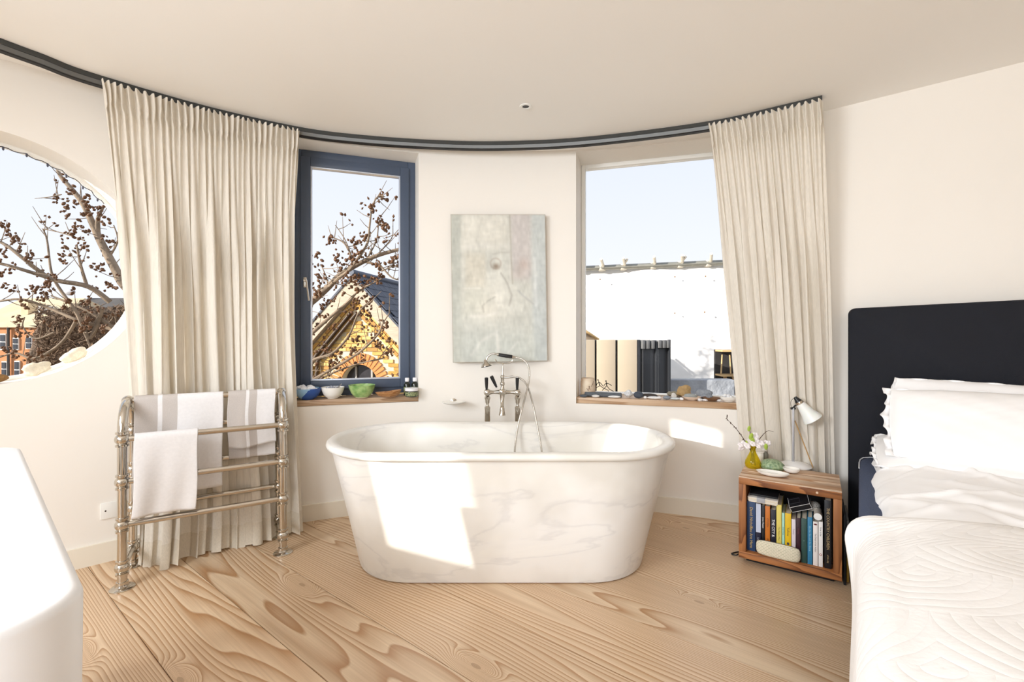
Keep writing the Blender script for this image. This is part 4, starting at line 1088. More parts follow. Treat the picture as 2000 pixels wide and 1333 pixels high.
# white book lying across the tops of the left-hand books, with a grey band
xa, zb = zz(122, 318, 0.03); xb, _ = zz(482, 318, 0.03); zl = NZ0
_, ztop1 = zz(165, 312, 0.034)
zbase = max(zz(a, t, 0.034)[1] for a, t in ((165, 305), (250, 325))) + 0.001
bkx, bkw = (xa+xb)/2, (xb-xa)-0.002
lay = thing('book', 'thick white book lying flat on top of the left-hand books', 'book', NMx @ Vector((bkx, 0.028, zbase)), ANG_N, 'books in the bedside box')
MB().bbox((0, 0.075, 0.0175), (bkw, 0.15, 0.011), 0.001).build('pages', M_PAGE, lay, local=True)
for z_ in (0.010, 0.0245): MB().bbox((0, 0.075, z_), (bkw+0.002, 0.153, 0.003), 0.001).build('cover_board', fm((232, 228, 220)), lay, local=True)
MB().bbox((0, 0.075, 0.0045), (bkw-0.006, 0.15, 0.008), 0.001).build('lower_pages', M_PAGE, lay, local=True)
MB().bbox((-0.008, 0.074, 0.016), (0.038, 0.156, 0.024), 0.001).build('grey_band', fm((170, 172, 176)), lay, local=True)
nb2 = thing('notebook', 'black notebook lying on the flat white book', 'notebook', NMx @ Vector((bkx+0.002, 0.05, zbase+0.0286)), ANG_N)
MB().bbox((0, 0.06, 0.005), (bkw*0.96, 0.12, 0.010), 0.002).build('cover', fm((26, 26, 30), 0.6), nb2, local=True)
MB().bbox((0, 0.061, 0.005), (bkw*0.96-0.006, 0.1205, 0.006), 0.001).build('pages', M_PAGE, nb2, local=True)
# black case with white edging, tilted on the middle books
cx0, cz0 = zz(735, 372, 0.045)
case = thing('film_box', 'tilted black box with white piped edges resting on the books', 'box', NMx @ Vector((cx0, 0.05, cz0-0.035)), ANG_N)
Rb = Matrix.Rotation(radians(-24), 3, 'Y') @ Matrix.Rotation(radians(22), 3, 'X')
def cb(q): return Rb @ Vector(q) + Vector((0, 0.06, 0.035))
bw, bd, bh = 0.094, 0.075, 0.030
mb = MB().bbox((0, 0, 0), (bw, bd, bh), 0.002, Rb); mb.v = [tuple(Vector(q)+Vector((0, 0.06, 0.035))) for q in mb.v]
mb.build('shell', fm((28, 26, 30), 0.5), case, local=True)
mb = MB(); wl_ = 0.0011
for z_ in (-bh/2, bh/2):
    mb.tube([cb((-bw/2, -bd/2, z_)), cb((bw/2, -bd/2, z_))], wl_, 6)
    mb.tube([cb((-bw/2, -bd/2, z_)), cb((-bw/2, bd/2, z_))], wl_, 6); mb.tube([cb((bw/2, -bd/2, z_)), cb((bw/2, bd/2, z_))], wl_, 6)
for x_ in (-bw/2, bw/2): mb.tube([cb((x_, -bd/2, -bh/2)), cb((x_, -bd/2, bh/2))], wl_, 6)
mb.build('white_edging', fm((236, 234, 232)), case, local=True)
mb = MB()
for q in (((-0.026, -0.012, bh/2+0.001), (0.050, 0.002, 0.002)), ((-0.026, 0.022, bh/2+0.001), (0.050, 0.002, 0.002)), ((-0.050, 0.005, bh/2+0.001), (0.002, 0.036, 0.002)), ((-0.002, 0.005, bh/2+0.001), (0.002, 0.036, 0.002))):
    mb.box(cb(Vector(q[0])+Vector((0.008, 0, 0))), q[1], Rb)
mb.build('embossed_panel', fm((60, 58, 64), 0.35), case, local=True)
# patterned bundle and pale roll
bx0, bz0 = zz(885, 440, 0.06)
bun = MB().ball((0, 0, 0), 0.027, 18, (1.25, 1.6, 0.85)).build('folded_scarf', pm('zigzag_print', C(206, 202, 194), 0.9, var=(220, 0.6), col2=C(60, 56, 54)), None, origin=False)
bun.location = NMx @ Vector((bx0+0.004, 0.135, bz0+0.012)); bun.rotation_euler = (0, radians(-20), ANG_N); tag(bun, 'small black and cream patterned pouch behind the white edged box', 'pouch')
rx0, rz0 = zz(953, 482, 0.03)
rl = thing('paper_roll', 'white round roll end lying on the white paperbacks', 'roll', NMx @ Vector((rx0, 0.026, rz0-0.0155)), ANG_N)
MB().lathe([(0.0165, 0.0), (0.0165, 0.10), (0.001, 0.10)], (0, 0.10, 0.0165), 24, Matrix.Rotation(pi/2, 3, 'X')).build('tube', fm((214, 208, 198)), rl, local=True)
MB().lathe([(0.0172, 0.0), (0.0172, 0.004), (0.001, 0.004)], (0, 0.0, 0.0165), 24, Matrix.Rotation(pi/2, 3, 'X')).build('cap', fm((238, 238, 236)), rl, local=True)
# pencil case with a printed cloth
qx0, _ = zz(222, 800, 0.012); qx1, _ = zz(748, 900, 0.012)
pw_ = qx1-qx0; phh = 0.080
pcs = thing('pencil_case', 'cream cloth pencil case with faint printed lines, leaning on the books', 'pencil case', NMx @ Vector(((qx0+qx1)/2, 0.014, FLR)), ANG_N)
def pcf(s):
    def fn(u, v):
        a = 2*u-1; b = 2*v-1
        e = max(0.0, 1-abs(a)**5)**0.5*max(0.0, 1-abs(b)**4)**0.5
        x = pw_/2*a*(1-0.09*abs(b)**3); z = phh/2*(1+b*(1-0.16*abs(a)**4)) - 0.001*(1+a)
        return Vector((x, s*0.016*e, z))
    return fn
m, n, l = nmat('printed_cloth'); out = n.new('ShaderNodeOutputMaterial'); pp = n.new('ShaderNodeBsdfPrincipled'); l.new(pp.outputs[0], out.inputs[0]); pp.inputs['Roughness'].default_value = 0.9
t = n.new('ShaderNodeTexCoord'); br = n.new('ShaderNodeTexBrick'); mp = n.new('ShaderNodeMapping'); mp.inputs['Rotation'].default_value = (pi/2, 0, 0)
l.new(t.outputs['Object'], mp.inputs[0]); l.new(mp.outputs[0], br.inputs['Vector'])
br.inputs['Scale'].default_value = 60; br.inputs['Color1'].default_value = C(192, 188, 160); br.inputs['Color2'].default_value = C(206, 198, 172); br.inputs['Mortar'].default_value = C(228, 220, 198); br.inputs['Mortar Size'].default_value = 0.10; br.inputs['Row Height'].default_value = 0.45; br.inputs['Brick Width'].default_value = 0.9
l.new(br.outputs['Color'], pp.inputs['Base Color'])
mb = MB(); mb.grid(30, 18, pcf(-1)); mb.grid(30, 18, lambda u, v: pcf(1)(1-u, v)); mb.build('case', m, pcs, local=True, smooth=180)
MB().tube([Vector((pw_/2*a*0.93, -0.001, phh*0.985-0.001*(1+a)-0.006*abs(a)**4)) for a in [-1+2*i/16 for i in range(17)]], 0.0018, 6).build('zip', fm((92, 84, 70)), pcs, local=True)
# dark panel and yellow folder in the gap between box and bed
g1 = thing('picture_board', 'black board wedged between bedside box and bed', 'board', NMx @ Vector((NWD+0.012, 0.12, 0.0)), ANG_N)
MB().bbox((0, 0.05, 0.17), (0.010, 0.26, 0.34), 0.001).build('board', fm((26, 25, 28), 0.6), g1, local=True)
g2 = thing('folder', 'yellow card folder with a grey top, upright beside the bed', 'folder', NMx @ Vector((NWD+0.0255, 0.14, 0.0)), ANG_N)
MB().bbox((0, 0.06, 0.13), (0.009, 0.24, 0.26), 0.001).build('card', fm((196, 156, 62), 0.7), g2, local=True)
MB().bbox((0, 0.06, 0.281), (0.0095, 0.24, 0.042), 0.001).build('top_band', fm((120, 120, 118), 0.7), g2, local=True)
fl = MB().tube(smooth_path([NMx @ Vector((-0.002, 0.10, 0.012)), NMx @ Vector((-0.022, 0.07, 0.006)), NMx @ Vector((-0.045, 0.08, 0.004)), NMx @ Vector((-0.02, 0.12, 0.004)), NMx @ Vector((0.02, 0.16, 0.004))], 6), 0.0035, 8).build('power_cable', fm((22, 22, 24)), None)
tag(fl, 'short loop of black cable at the left foot of the bedside box', 'cable')

# ------------------------------------------------------------------ on the bedside box
def nt(x, y, z=ZT):                   # local point on the top seen at x, y
    w = pz(x, y, z); return NMi @ w
def top_thing(name, label, cat, x, y, group=None):
    q = nt(x, y); return thing(name, label, cat, NMx @ q, ANG_N, group), q
lamp, q = top_thing('table_lamp', 'white bedside lamp with a tilted cone shade and chrome stem', 'lamp', 1553, 911)
lp = wmat(lamp).translation; LY = lp.y
M_GLOSSW = pm('white_enamel', C(240, 240, 240), 0.2, coat=0.3, var=(4, 0.01))
MB().lathe([(0.082, 0.0), (0.083, 0.004), (0.078, 0.010), (0.055, 0.020), (0.030, 0.026), (0.001, 0.029)], (0, 0, 0), 40).build('base', M_GLOSSW, lamp, local=True)
sx_ = px(1549, 900, LY).x
MB().tube([(sx_, LY, lp.z+0.024), (px(1549, 797, LY).x, LY, px(1549, 797, LY).z)], 0.0072, 14).build('stem', pm('satin_stem', C(214, 216, 222), 0.28, 0.7, var=(8, 0.04)), lamp)
j0 = px(1549, 797, LY); j1 = px(1560, 787, LY-0.02)
mb = MB(); mb.tube([j0, px(1552, 794, LY-0.01), j1], 0.0045, 10); mb.tube([j0+Vector((-0.012, 0, -0.004)), j0+Vector((0.012, 0, -0.004))], 0.0065, 10); mb.build('knuckle', M_BLACKH, lamp)
ax0, ax1 = px(1556.5, 781, LY-0.02), px(1588, 820, LY-0.05)
dv_ = (ax1-ax0); Lz = dv_.length; Mq = dv_.normalized().to_track_quat('Z', 'Y').to_matrix()
sh_ = MB()
prof = [(0.019, 0.02), (0.0215, 0.022), (0.027, 0.05), (0.036, 0.09), (0.046, Lz*0.86), (0.052, Lz), (0.050, Lz), (0.044, Lz*0.86), (0.034, 0.09), (0.018, 0.03)]
sh_.lathe(prof, ax0, 32, Mq); sh_.build('shade', pm('bone_china_shade', C(244, 243, 240), 0.35, sss=0.15, var=(5, 0.01)), lamp)
mb = MB().lathe([(0.0225, 0.012), (0.0235, 0.016), (0.0235, 0.026), (0.021, 0.028)], ax0, 24, Mq); mb.build('collar', M_CHROME, lamp)
mb = MB().lathe([(0.004, -0.018), (0.009, -0.016), (0.013, -0.002), (0.018, 0.010), (0.019, 0.014), (0.001, 0.015)], ax0, 20, Mq); mb.build('cap', M_BLACKH, lamp)
MB().tube(smooth_path([ax0+dv_.normalized()*-0.014, px(1549, 779, LY-0.02), px(1544.5, 786, LY-0.01), px(1545.5, 794, LY), j0], 6), 0.0014, 6).build('flex', fm((120, 118, 112)), lamp)
c0 = pz(1588, 915, ZT)
cane = MB().tube([c0 + Vector((0, 0.0, 0.003)), px(1552.5, 822, LY+0.014)], 0.0032, 8).build('cane', pm('bamboo', C(190, 152, 102), 0.6, var=(30, 0.2)))
tag(cane, 'thin tan cane leaning behind the bedside lamp', 'stick')

va, q = top_thing('bud_vase', 'yellow glass bud vase holding blossom twigs', 'vase', 1470.5, 914)
vp = wmat(va).translation; VY = vp.y
m, n, l = nmat('yellow_glass'); out = n.new('ShaderNodeOutputMaterial'); mx = n.new('ShaderNodeMixShader'); tr2 = n.new('ShaderNodeBsdfTransparent'); tr2.inputs[0].default_value = (0.90, 0.78, 0.10, 1)
gp = n.new('ShaderNodeBsdfPrincipled'); gp.inputs['Base Color'].default_value = C(206, 188, 40); gp.inputs['Roughness'].default_value = 0.05; mx.inputs[0].default_value = 0.35
l.new(tr2.outputs[0], mx.inputs[1]); l.new(gp.outputs[0], mx.inputs[2]); l.new(mx.outputs[0], out.inputs[0])
MB().lathe([(0.001, 0.003), (0.030, 0.003), (0.038, 0.010), (0.0415, 0.024), (0.038, 0.044), (0.028, 0.066), (0.018, 0.086), (0.0135, 0.102), (0.0145, 0.114), (0.021, 0.122), (0.0195, 0.122), (0.0125, 0.112), (0.0115, 0.102)], (0, 0, -0.003), 32).build('vessel', m, va, local=True)
M_TWIG = pm('dark_twig', C(92, 72, 60), 0.8, var=(60, 0.3)); M_PETAL = pm('white_petal', C(248, 242, 244), 0.7, var=(60, 0.05)); M_LEAF = pm('fresh_leaf', C(176, 204, 84), 0.6, var=(50, 0.2))
def vz(x, y, dy=0.0): return px(x, y, VY+dy)
twigs = [[vz(1472, 905), vz(1468, 885), vz(1455, 862, -0.01), vz(1438, 838, -0.02), vz(1421, 820, -0.03), vz(1420, 811, -0.03)],
         [vz(1468, 908), vz(1472, 885), vz(1480, 864, 0.01), vz(1490, 850, 0.02), vz(1500, 842, 0.02), vz(1511, 844, 0.02)],
         [vz(1475, 910), vz(1471, 880), vz(1467, 860), vz(1464, 838, 0.01)],
         [vz(1470, 905), vz(1472, 880), vz(1486, 868, 0.02), vz(1496, 872, 0.03)],
         [vz(1466, 905), vz(1467, 880), vz(1452, 872, -0.01), vz(1446, 868, -0.01)]]
tl_names = [('long budded twig reaching up to the left out of the yellow vase', 'twig'), ('bare twig arching to the right out of the yellow vase', 'twig'), ('upright sprig with fresh green leaves in the yellow vase', 'sprig'), ('white blossom sprig on the right side of the yellow vase', 'sprig'), ('pink-white blossom sprig drooping left from the yellow vase', 'sprig')]
sprigs = []
for t_, (lab_, cat_) in zip(twigs, tl_names):
    root = thing('blossom_sprig', lab_, cat_, t_[0], 0.0, 'sprigs in the yellow vase'); sprigs.append(root)
    pth_ = smooth_path(t_, 6); MB().tube(pth_, [0.0028-0.0018*i/(len(pth_)-1) for i in range(len(pth_))], 6).build('twig', M_TWIG, root)
rg = random.Random(5)
def near_sprig(c): return min((1, 2, 3, 4), key=lambda i: min((c-q_).length for q_ in smooth_path(twigs[i], 6)))
for i in range(16):                     # buds up the long twig
    mb = MB(); f_ = 0.25+0.75*i/15; P_ = smooth_path(twigs[0], 6); c = P_[int(f_*(len(P_)-1))]
    mb.ball(c+Vector((rg.uniform(-1, 1)*0.004, rg.uniform(-1, 1)*0.003, rg.uniform(-1, 1)*0.004)), rg.uniform(0.002, 0.0036), 6, (1, 1, 1.5), rings=4)
    mb.build('bud', M_TWIG, sprigs[0])
for (fx, fy, dy) in ((1446, 870, -0.02), (1452, 866, -0.01), (1475, 852, 0.01), (1470, 868, -0.02), (1486, 866, 0.0), (1494, 864, 0.02), (1500, 866, 0.01), (1480, 872, -0.02), (1459, 872, -0.02), (1490, 873, 0.02), (1477, 862, 0.0), (1463, 862, 0.01), (1448, 875, -0.01)):
    c = vz(fx, fy, dy); mb = MB(); rr_ = rg.uniform(0.011, 0.017); a0 = rg.random()*6
    tl_ = Matrix.Rotation(rg.uniform(-0.9, 0.9), 3, 'X') @ Matrix.Rotation(rg.uniform(-0.9, 0.9), 3, 'Y')
    for k in range(5):
        a = a0+2*pi*k/5; ctr = tl_ @ Vector((cos(a)*rr_*0.62, -0.004, sin(a)*rr_*0.62))
        mb.ball(c+ctr, rr_*0.66, 8, (1, 0.35, 1), tl_, rings=5)
    mb.build('blossom', M_PETAL, sprigs[near_sprig(c)])
for (fx, fy, s_) in ((1463, 838, 0.016), (1467, 853, 0.020), (1470, 860, 0.018), (1496, 873, 0.018), (1458, 864, 0.010)):
    c = vz(fx, fy, -0.012); MB().ball(c, s_, 8, (0.62, 0.16, 1.0), Matrix.Rotation(rg.uniform(-0.6, 0.6), 3, 'Y'), rings=6).build('leaf', M_LEAF, sprigs[near_sprig(c)])
cd, q = top_thing('ceramic_jar', 'little white jar just behind the yellow vase', 'jar', 1484, 902)
MB().lathe([(0.001, 0), (0.020, 0), (0.021, 0.002), (0.021, 0.046), (0.018, 0.052), (0.016, 0.052), (0.018, 0.044), (0.001, 0.010)], (0, 0.0, 0), 24).build('jar', M_CERAM, cd, local=True)
MB().lathe([(0.0185, 0.0505), (0.0200, 0.0515), (0.0200, 0.0545), (0.0175, 0.0555)], (0, 0, 0), 24).build('rim', M_CERAM, cd, local=True)
cv, q = top_thing('glass_vial', 'slim dark grey vial standing behind the green ribbed dome', 'vial', 1496, 903)
MB().lathe([(0.001, 0), (0.0115, 0), (0.012, 0.002), (0.012, 0.048), (0.009, 0.054), (0.008, 0.060), (0.0095, 0.062), (0.001, 0.062)], (0, 0, 0), 20).build('body', fm((120, 118, 108)), cv, local=True)
ur, q = top_thing('ribbed_pot', 'green ribbed ceramic dome like a sea urchin', 'ornament', 1508, 916)
mb = MB(); N_ = 48; prof = [(0.050, 0.0), (0.059, 0.006), (0.062, 0.014), (0.058, 0.028), (0.045, 0.042), (0.026, 0.050), (0.001, 0.053)]
vs = []; fs = []
for (r, z) in prof:
    for k in range(N_): a = 2*pi*k/N_; g = 1+0.025*(1 if k % 4 < 2 else -1)*(r > 0.01); vs.append((r*g*cos(a), r*g*sin(a), z))
for i in range(len(prof)-1):
    for k in range(N_): fs.append((i*N_+k, i*N_+(k+1) % N_, (i+1)*N_+(k+1) % N_, (i+1)*N_+k))
fs.append(tuple(range(N_-1, -1, -1))); mb.add(vs, fs).build('dome', pm('celadon', C(168, 188, 150), 0.4, var=(90, 0.35), col2=C(112, 138, 104)), ur, local=True)
MB().lathe([(0.0605, 0.012), (0.0635, 0.013), (0.0635, 0.0165), (0.0605, 0.0175)], (0, 0, 0), 48).build('seam', pm('celadon_dark', C(118, 142, 102), 0.5, var=(60, 0.1)), ur, local=True)
d1, q = top_thing('trinket_dish', 'long oval white dish at the front of the bedside box', 'dish', 1509, 930)
MB().lathe([(0.001, 0.0), (0.040, 0.0), (0.066, 0.008), (0.077, 0.019), (0.078, 0.021), (0.075, 0.021), (0.060, 0.011), (0.001, 0.006)], (0, 0, 0), 44, sx=1.0, sy=0.52).build('dish', M_CERAM, d1, local=True)
d2, q = top_thing('trinket_bowl', 'small round white bowl touching the lamp base', 'bowl', 1546, 924)
MB().lathe([(0.001, 0.0), (0.018, 0.0), (0.032, 0.006), (0.040, 0.018), (0.041, 0.026), (0.038, 0.026), (0.030, 0.012), (0.001, 0.006)], (0, 0, 0), 36, sx=1.0, sy=0.8).build('bowl', M_CERAM, d2, local=True)
# ------------------------------------------------------------------ things on the left window sill
SZ2 = 0.785
def on2(x, y): q = pz(x, y, SZ2); return q
def sill_thing(name, label, cat, q, group=None, rz=0.0): return thing(name, label, cat, q, rz, group)
M_ROCK = pm('white_salt', C(242, 242, 244), 0.6, var=(60, 0.12), bump=(120, 0.5, 0.004))
def rough_stone(c, r, sc, seed, seg=12, rings=8, k=0.22):
    mb = MB(); mb.ball((0, 0, 0), r, seg, sc, rings=rings); rg = random.Random(seed); ph = [rg.uniform(0, 6) for _ in range(6)]
    mb.v = [tuple(Vector(v)*(1+k*(0.5*sin(v[0]/r*3+ph[0])+0.4*sin(v[1]/r*4+ph[1])+0.4*sin(v[2]/r*5+ph[2])+0.3*sin((v[0]+v[2])/r*7+ph[3]))) + Vector(c)) for v in mb.v]
    return mb
def bowl_prof(r, h, foot=0.45, t=0.003):
    return [(0.001, 0.0), (r*foot, 0.0), (r*foot*1.04, 0.004), (r*0.62, h*0.14), (r*0.80, h*0.38), (r*0.94, h*0.72), (r, h), (r-t, h), (r*0.93-t, h*0.74), (r*0.76-t, h*0.40), (r*0.4, 0.010), (0.001, 0.008)]
def two_tone():
    m, n, l = nmat('blue_two_tone_glaze'); out = n.new('ShaderNodeOutputMaterial'); p = n.new('ShaderNodeBsdfPrincipled'); l.new(p.outputs[0], out.inputs[0]); p.inputs['Roughness'].default_value = 0.3
    t = n.new('ShaderNodeTexCoord'); sp = n.new('ShaderNodeSeparateXYZ'); l.new(t.outputs['Object'], sp.inputs[0])
    no = n.new('ShaderNodeTexNoise'); no.inputs['Scale'].default_value = 60; l.new(t.outputs['Object'], no.inputs['Vector'])
    a = n.new('ShaderNodeMath'); a.operation = 'MULTIPLY_ADD'; l.new(sp.outputs[2], a.inputs[0]); a.inputs[1].default_value = -1.1; l.new(sp.outputs[0], a.inputs[2])
    b = n.new('ShaderNodeMath'); b.operation = 'MULTIPLY_ADD'; l.new(no.outputs['Fac'], b.inputs[0]); b.inputs[1].default_value = 0.02; l.new(a.outputs[0], b.inputs[2])
    g = n.new('ShaderNodeMath'); g.operation = 'GREATER_THAN'; l.new(b.outputs[0], g.inputs[0]); g.inputs[1].default_value = -0.020
    mx = n.new('ShaderNodeMix'); mx.data_type = 'RGBA'; l.new(g.outputs[0], mx.inputs[0]); mx.inputs[6].default_value = C(150, 190, 222); mx.inputs[7].default_value = C(48, 88, 164); l.new(mx.outputs[2], p.inputs['Base Color'])
    return m
q = on2(601, 781); q = px(601, 779, 3.00); q.z = SZ2
b1 = sill_thing('bowl', 'two-tone blue bowl heaped with white crystals on the left sill', 'bowl', q, 'bowls on the left sill')
MB().lathe(bowl_prof(0.085, 0.072), (0, 0, 0), 36).build('bowl', two_tone(), b1, local=True)
rg = random.Random(2)
def heap(parent, r, z, n, mat, s0=0.012, s1=0.022, nm='crystal', lab='', grp=''):
    for i in range(n):
        a = rg.random()*6.28; d = r*sqrt(rg.random()); 
        rough_stone((d*cos(a), d*sin(a), z+0.010*(1-d/r)+rg.uniform(0, 0.008)), rg.uniform(s0, s1), (1, 1, 0.8), i, 8, 6).xform(wmat(parent)).build(nm, mat)
        tag(COL.objects[len(COL.objects)-1], lab, nm, grp)
heap(b1, 0.062, 0.066, 16, M_ROCK, nm='crystal', lab='white crystal heaped in the two-tone blue bowl', grp='crystals in the blue bowl')
q = px(650, 776, 3.05); q.z = SZ2
b2 = sill_thing('bowl', 'plain white bowl of silver trinkets on the left sill', 'bowl', q, 'bowls on the left sill')
MB().lathe(bowl_prof(0.074, 0.074), (0, 0, 0), 36).build('bowl', M_CERAM, b2, local=True)
heap(b2, 0.050, 0.060, 12, pm('silver_bits', C(196, 198, 206), 0.3, 0.7, var=(60, 0.2)), 0.007, 0.013, nm='trinket', lab='silver trinket lying in the plain white bowl', grp='trinkets in the white bowl')
MB().tube([(0.02, 0, 0.055), (0.062, -0.01, 0.096)], 0.003, 8).xform(wmat(b2)).build('spoon', M_CHROME); tag(COL.objects[len(COL.objects)-1], 'thin silver spoon sticking out of the plain white bowl', 'spoon')
q = px(707, 774, 3.08); q.z = SZ2
b3 = sill_thing('bowl', 'mottled green bowl standing on the left sill', 'bowl', q, 'bowls on the left sill')
MB().lathe(bowl_prof(0.087, 0.086), (0, 0, 0.0), 40).build('bowl', pm('green_glaze', C(168, 196, 128), 0.25, var=(28, 0.4), col2=C(112, 154, 86)), b3, local=True)
MB().lathe([(0.001, -0.0), (0.042, 0.0), (0.043, 0.007), (0.039, 0.008)], (0, 0, 0), 30).build('foot_ring', pm('bare_clay', C(200, 184, 150), 0.8, var=(40, 0.1)), b3, local=True)
q = px(760, 773, 3.10); q.z = SZ2
wd = sill_thing('wooden_dish', 'leaf-shaped carved wooden dish on the left sill', 'dish', q, None, radians(W2T-90))
mb = MB(); N_ = 40
def leafo(k): a = 2*pi*k/N_; x = 0.086*cos(a)-0.004; y = 0.048*sin(a)*(1-0.35*(cos(a) < 0)*abs(cos(a))); return x, y
vs = []; fs = []; lv = [(0.45, 0.0), (0.75, 0.010), (0.97, 0.030), (1.0, 0.036), (0.94, 0.035), (0.7, 0.016), (0.3, 0.009), (0.02, 0.008)]
for s_, z in lv:
    for k in range(N_): x, y = leafo(k); vs.append((x*s_, y*s_, z + (0.014*s_*max(0, x/0.086) if z > 0.02 else 0)))
for i in range(len(lv)-1):
    for k in range(N_): fs.append((i*N_+k, i*N_+(k+1) % N_, (i+1)*N_+(k+1) % N_, (i+1)*N_+k))
fs += [tuple(range(N_-1, -1, -1)), tuple(len(vs)-N_+k for k in range(N_))]
mb.add(vs, fs).build('dish', wood_mat('olive_wood', C(196, 146, 96), C(150, 98, 56), rings=6, along=6, across=22, knots=False), wd, local=True, smooth=60)
M_DGREEN = pm('dark_green_glass', C(26, 34, 26), 0.12, coat=0.4, var=(20, 0.2)); M_CAPW = pm('white_cap', C(240, 240, 244), 0.4, var=(30, 0.02)); M_LABEL = pm('printed_label', C(52, 66, 44), 0.6, var=(140, 0.7), col2=C(170, 178, 130))
for (x, dep, lab) in ((795, 3.20, 'dark green bottle with white cap, left of the pair on the sill'), (810, 3.215, 'dark green bottle with white cap, right of the pair on the sill')):
    q = px(x, 770, dep); q.z = SZ2
    bt = sill_thing('toiletry_bottle', lab, 'bottle', q, 'toiletries on the left sill')
    MB().lathe([(0.001, 0), (0.022, 0), (0.023, 0.003), (0.023, 0.076), (0.019, 0.088), (0.011, 0.094), (0.011, 0.100)], (0, 0, 0), 24).build('body', M_DGREEN, bt, local=True)
    MB().lathe([(0.0135, 0.096), (0.0145, 0.098), (0.0145, 0.120), (0.013, 0.122), (0.001, 0.122)], (0, 0, 0), 20).build('cap', M_CAPW, bt, local=True)
    MB().lathe([(0.0233, 0.018), (0.0235, 0.019), (0.0235, 0.058), (0.0233, 0.059)], (0, 0, 0), 24).build('label', M_LABEL, bt, local=True)
q = px(804, 772, 3.13); q.z = SZ2
jr = sill_thing('cream_jar', 'squat dark green jar with a white lid in front of the bottles', 'jar', q, 'toiletries on the left sill')
MB().lathe([(0.001, 0), (0.040, 0), (0.044, 0.004), (0.044, 0.034), (0.041, 0.040)], (0, 0, 0), 30).build('body', M_DGREEN, jr, local=True)
MB().lathe([(0.0445, 0.040), (0.046, 0.042), (0.046, 0.056), (0.043, 0.059), (0.001, 0.059)], (0, 0, 0), 30).build('lid', M_CAPW, jr, local=True)
MB().lathe([(0.0443, 0.006), (0.0446, 0.007), (0.0446, 0.032), (0.0443, 0.033)], (0, 0, 0), 30).build('label', M_LABEL, jr, local=True)

# ------------------------------------------------------------------ finds on the right window sill
SZ3 = 0.765
def on3(zx, ly):                      # zoomed column, distance out from the wall face along the sight line
    x = 1120+zx/6.06
    p0, th = bay_hit(x, 780); d = Vector(((x-CX)/F, 1, 0)); Y = p0.y + ly; q = Vector((d.x*Y, Y, SZ3)); return q
def simple(name, label, cat, mb, mat, q, rz=0.0, group=None, smooth=60):
    o = mb.build(name, mat, None, smooth=smooth, origin=False); o.location = q; o.rotation_euler = (0, 0, rz); tag(o, label, cat, group); return o
A3 = radians(W3T-90)
G3 = 'beach finds on the right sill'
def pebble(label, zx, ly, rx, ry, rz_, col, seed, k=0.05, rot=0.0, name='pebble', bumpy=None, smooth=180):
    mb = rough_stone((0, 0, 0), 1.0, (1, 1, 1), seed, 20, 12, k)
    mb.v = [(v[0]*rx, v[1]*ry, v[2]*rz_) for v in mb.v]; zmin = min(v[2] for v in mb.v); mb.v = [(v[0], v[1], v[2]-zmin) for v in mb.v]
    m = pm('stone', C(*col), 0.7, var=(40, 0.15), bump=bumpy or (90, 0.1, 0.002))
    return simple(name, label, 'stone' if name in ('pebble',) else name, mb, m, on3(zx, ly), A3+rot, G3, smooth)
pot = thing('beaker', 'tan ceramic beaker with scratched marks at the left of the right sill', 'beaker', on3(172, 0.13), 0, None)
MB().lathe([(0.001, 0), (0.046, 0), (0.052, 0.004), (0.056, 0.05), (0.053, 0.10), (0.046, 0.128), (0.043, 0.128), (0.049, 0.10), (0.050, 0.05), (0.001, 0.008)], (0, 0, 0), 32).build('body', pm('sandy_clay', C(206, 178, 150), 0.7, var=(14, 0.25), col2=C(228, 214, 192)), pot, local=True)
mb = MB()
for (a, z0, da, dz) in ((-1.75, 0.04, 0.25, 0.035), (-1.45, 0.045, -0.2, 0.03), (-1.3, 0.07, 0.2, 0.02), (-1.1, 0.085, 0.12, 0.025), (-1.9, 0.06, 0.2, -0.02)):
    mb.tube([Vector((0.0565*cos(a+da*t), 0.0565*sin(a+da*t), z0+dz*t)) for t in (0, .33, .66, 1)], 0.0014, 5)
mb.build('scratches', pm('brown_mark', C(112, 76, 54), 0.8, var=(30, 0.1)), pot, local=True)
# two running figures
run = thing('runner_sculpture', 'small black wire sculpture of two running figures', 'sculpture', on3(365, 0.135), 0)
run_q = on3(365, 0.135); MBK = pm('black_iron', C(22, 22, 22), 0.5, 0.3, var=(30, 0.1))
def rp_(zx, zy): w = px(1120+zx/6.06, 640+zy/6.06, run_q.y); return w
figs = [[[(290, 622)], [(300, 645), (305, 665), (315, 690)], [(300, 650), (280, 665), (272, 690)], [(302, 648), (325, 662), (345, 690)], [(315, 690), (295, 700), (272, 712)], [(315, 690), (350, 715), (412, 745), (415, 760)]],
        [[(385, 635)], [(390, 655), (392, 672), (395, 690)], [(390, 660), (370, 675), (355, 700)], [(390, 658), (420, 668), (452, 688)], [(395, 690), (370, 715), (340, 748)], [(395, 690), (425, 730), (475, 758)]]]
for fg in figs:
    mb = MB(); h_ = rp_(*fg[0][0]); mb.ball(h_, 0.0052, 10)
    mb.tube([h_, rp_(*fg[1][0])], 0.0022, 8)
    for ch in fg[1:]:
        P_ = [rp_(*c) for c in ch]; mb.tube(P_, [0.0036 if ch is fg[1] else 0.0024]*len(P_), 8)
    mb.build('runner', MBK, run)
MB().bbox((0, 0, 0.004), (0.115, 0.020, 0.008), 0.002).build('base', MBK, run, local=True)
mb = MB().bbox((0, 0, 0.016), (0.262, 0.030, 0.032), 0.007); simple('slate_bar', 'long dark grey slate bar lying on the right sill', 'slate', mb, pm('slate', C(92, 98, 104), 0.7, var=(25, 0.2)), on3(350, 0.065), A3, G3)
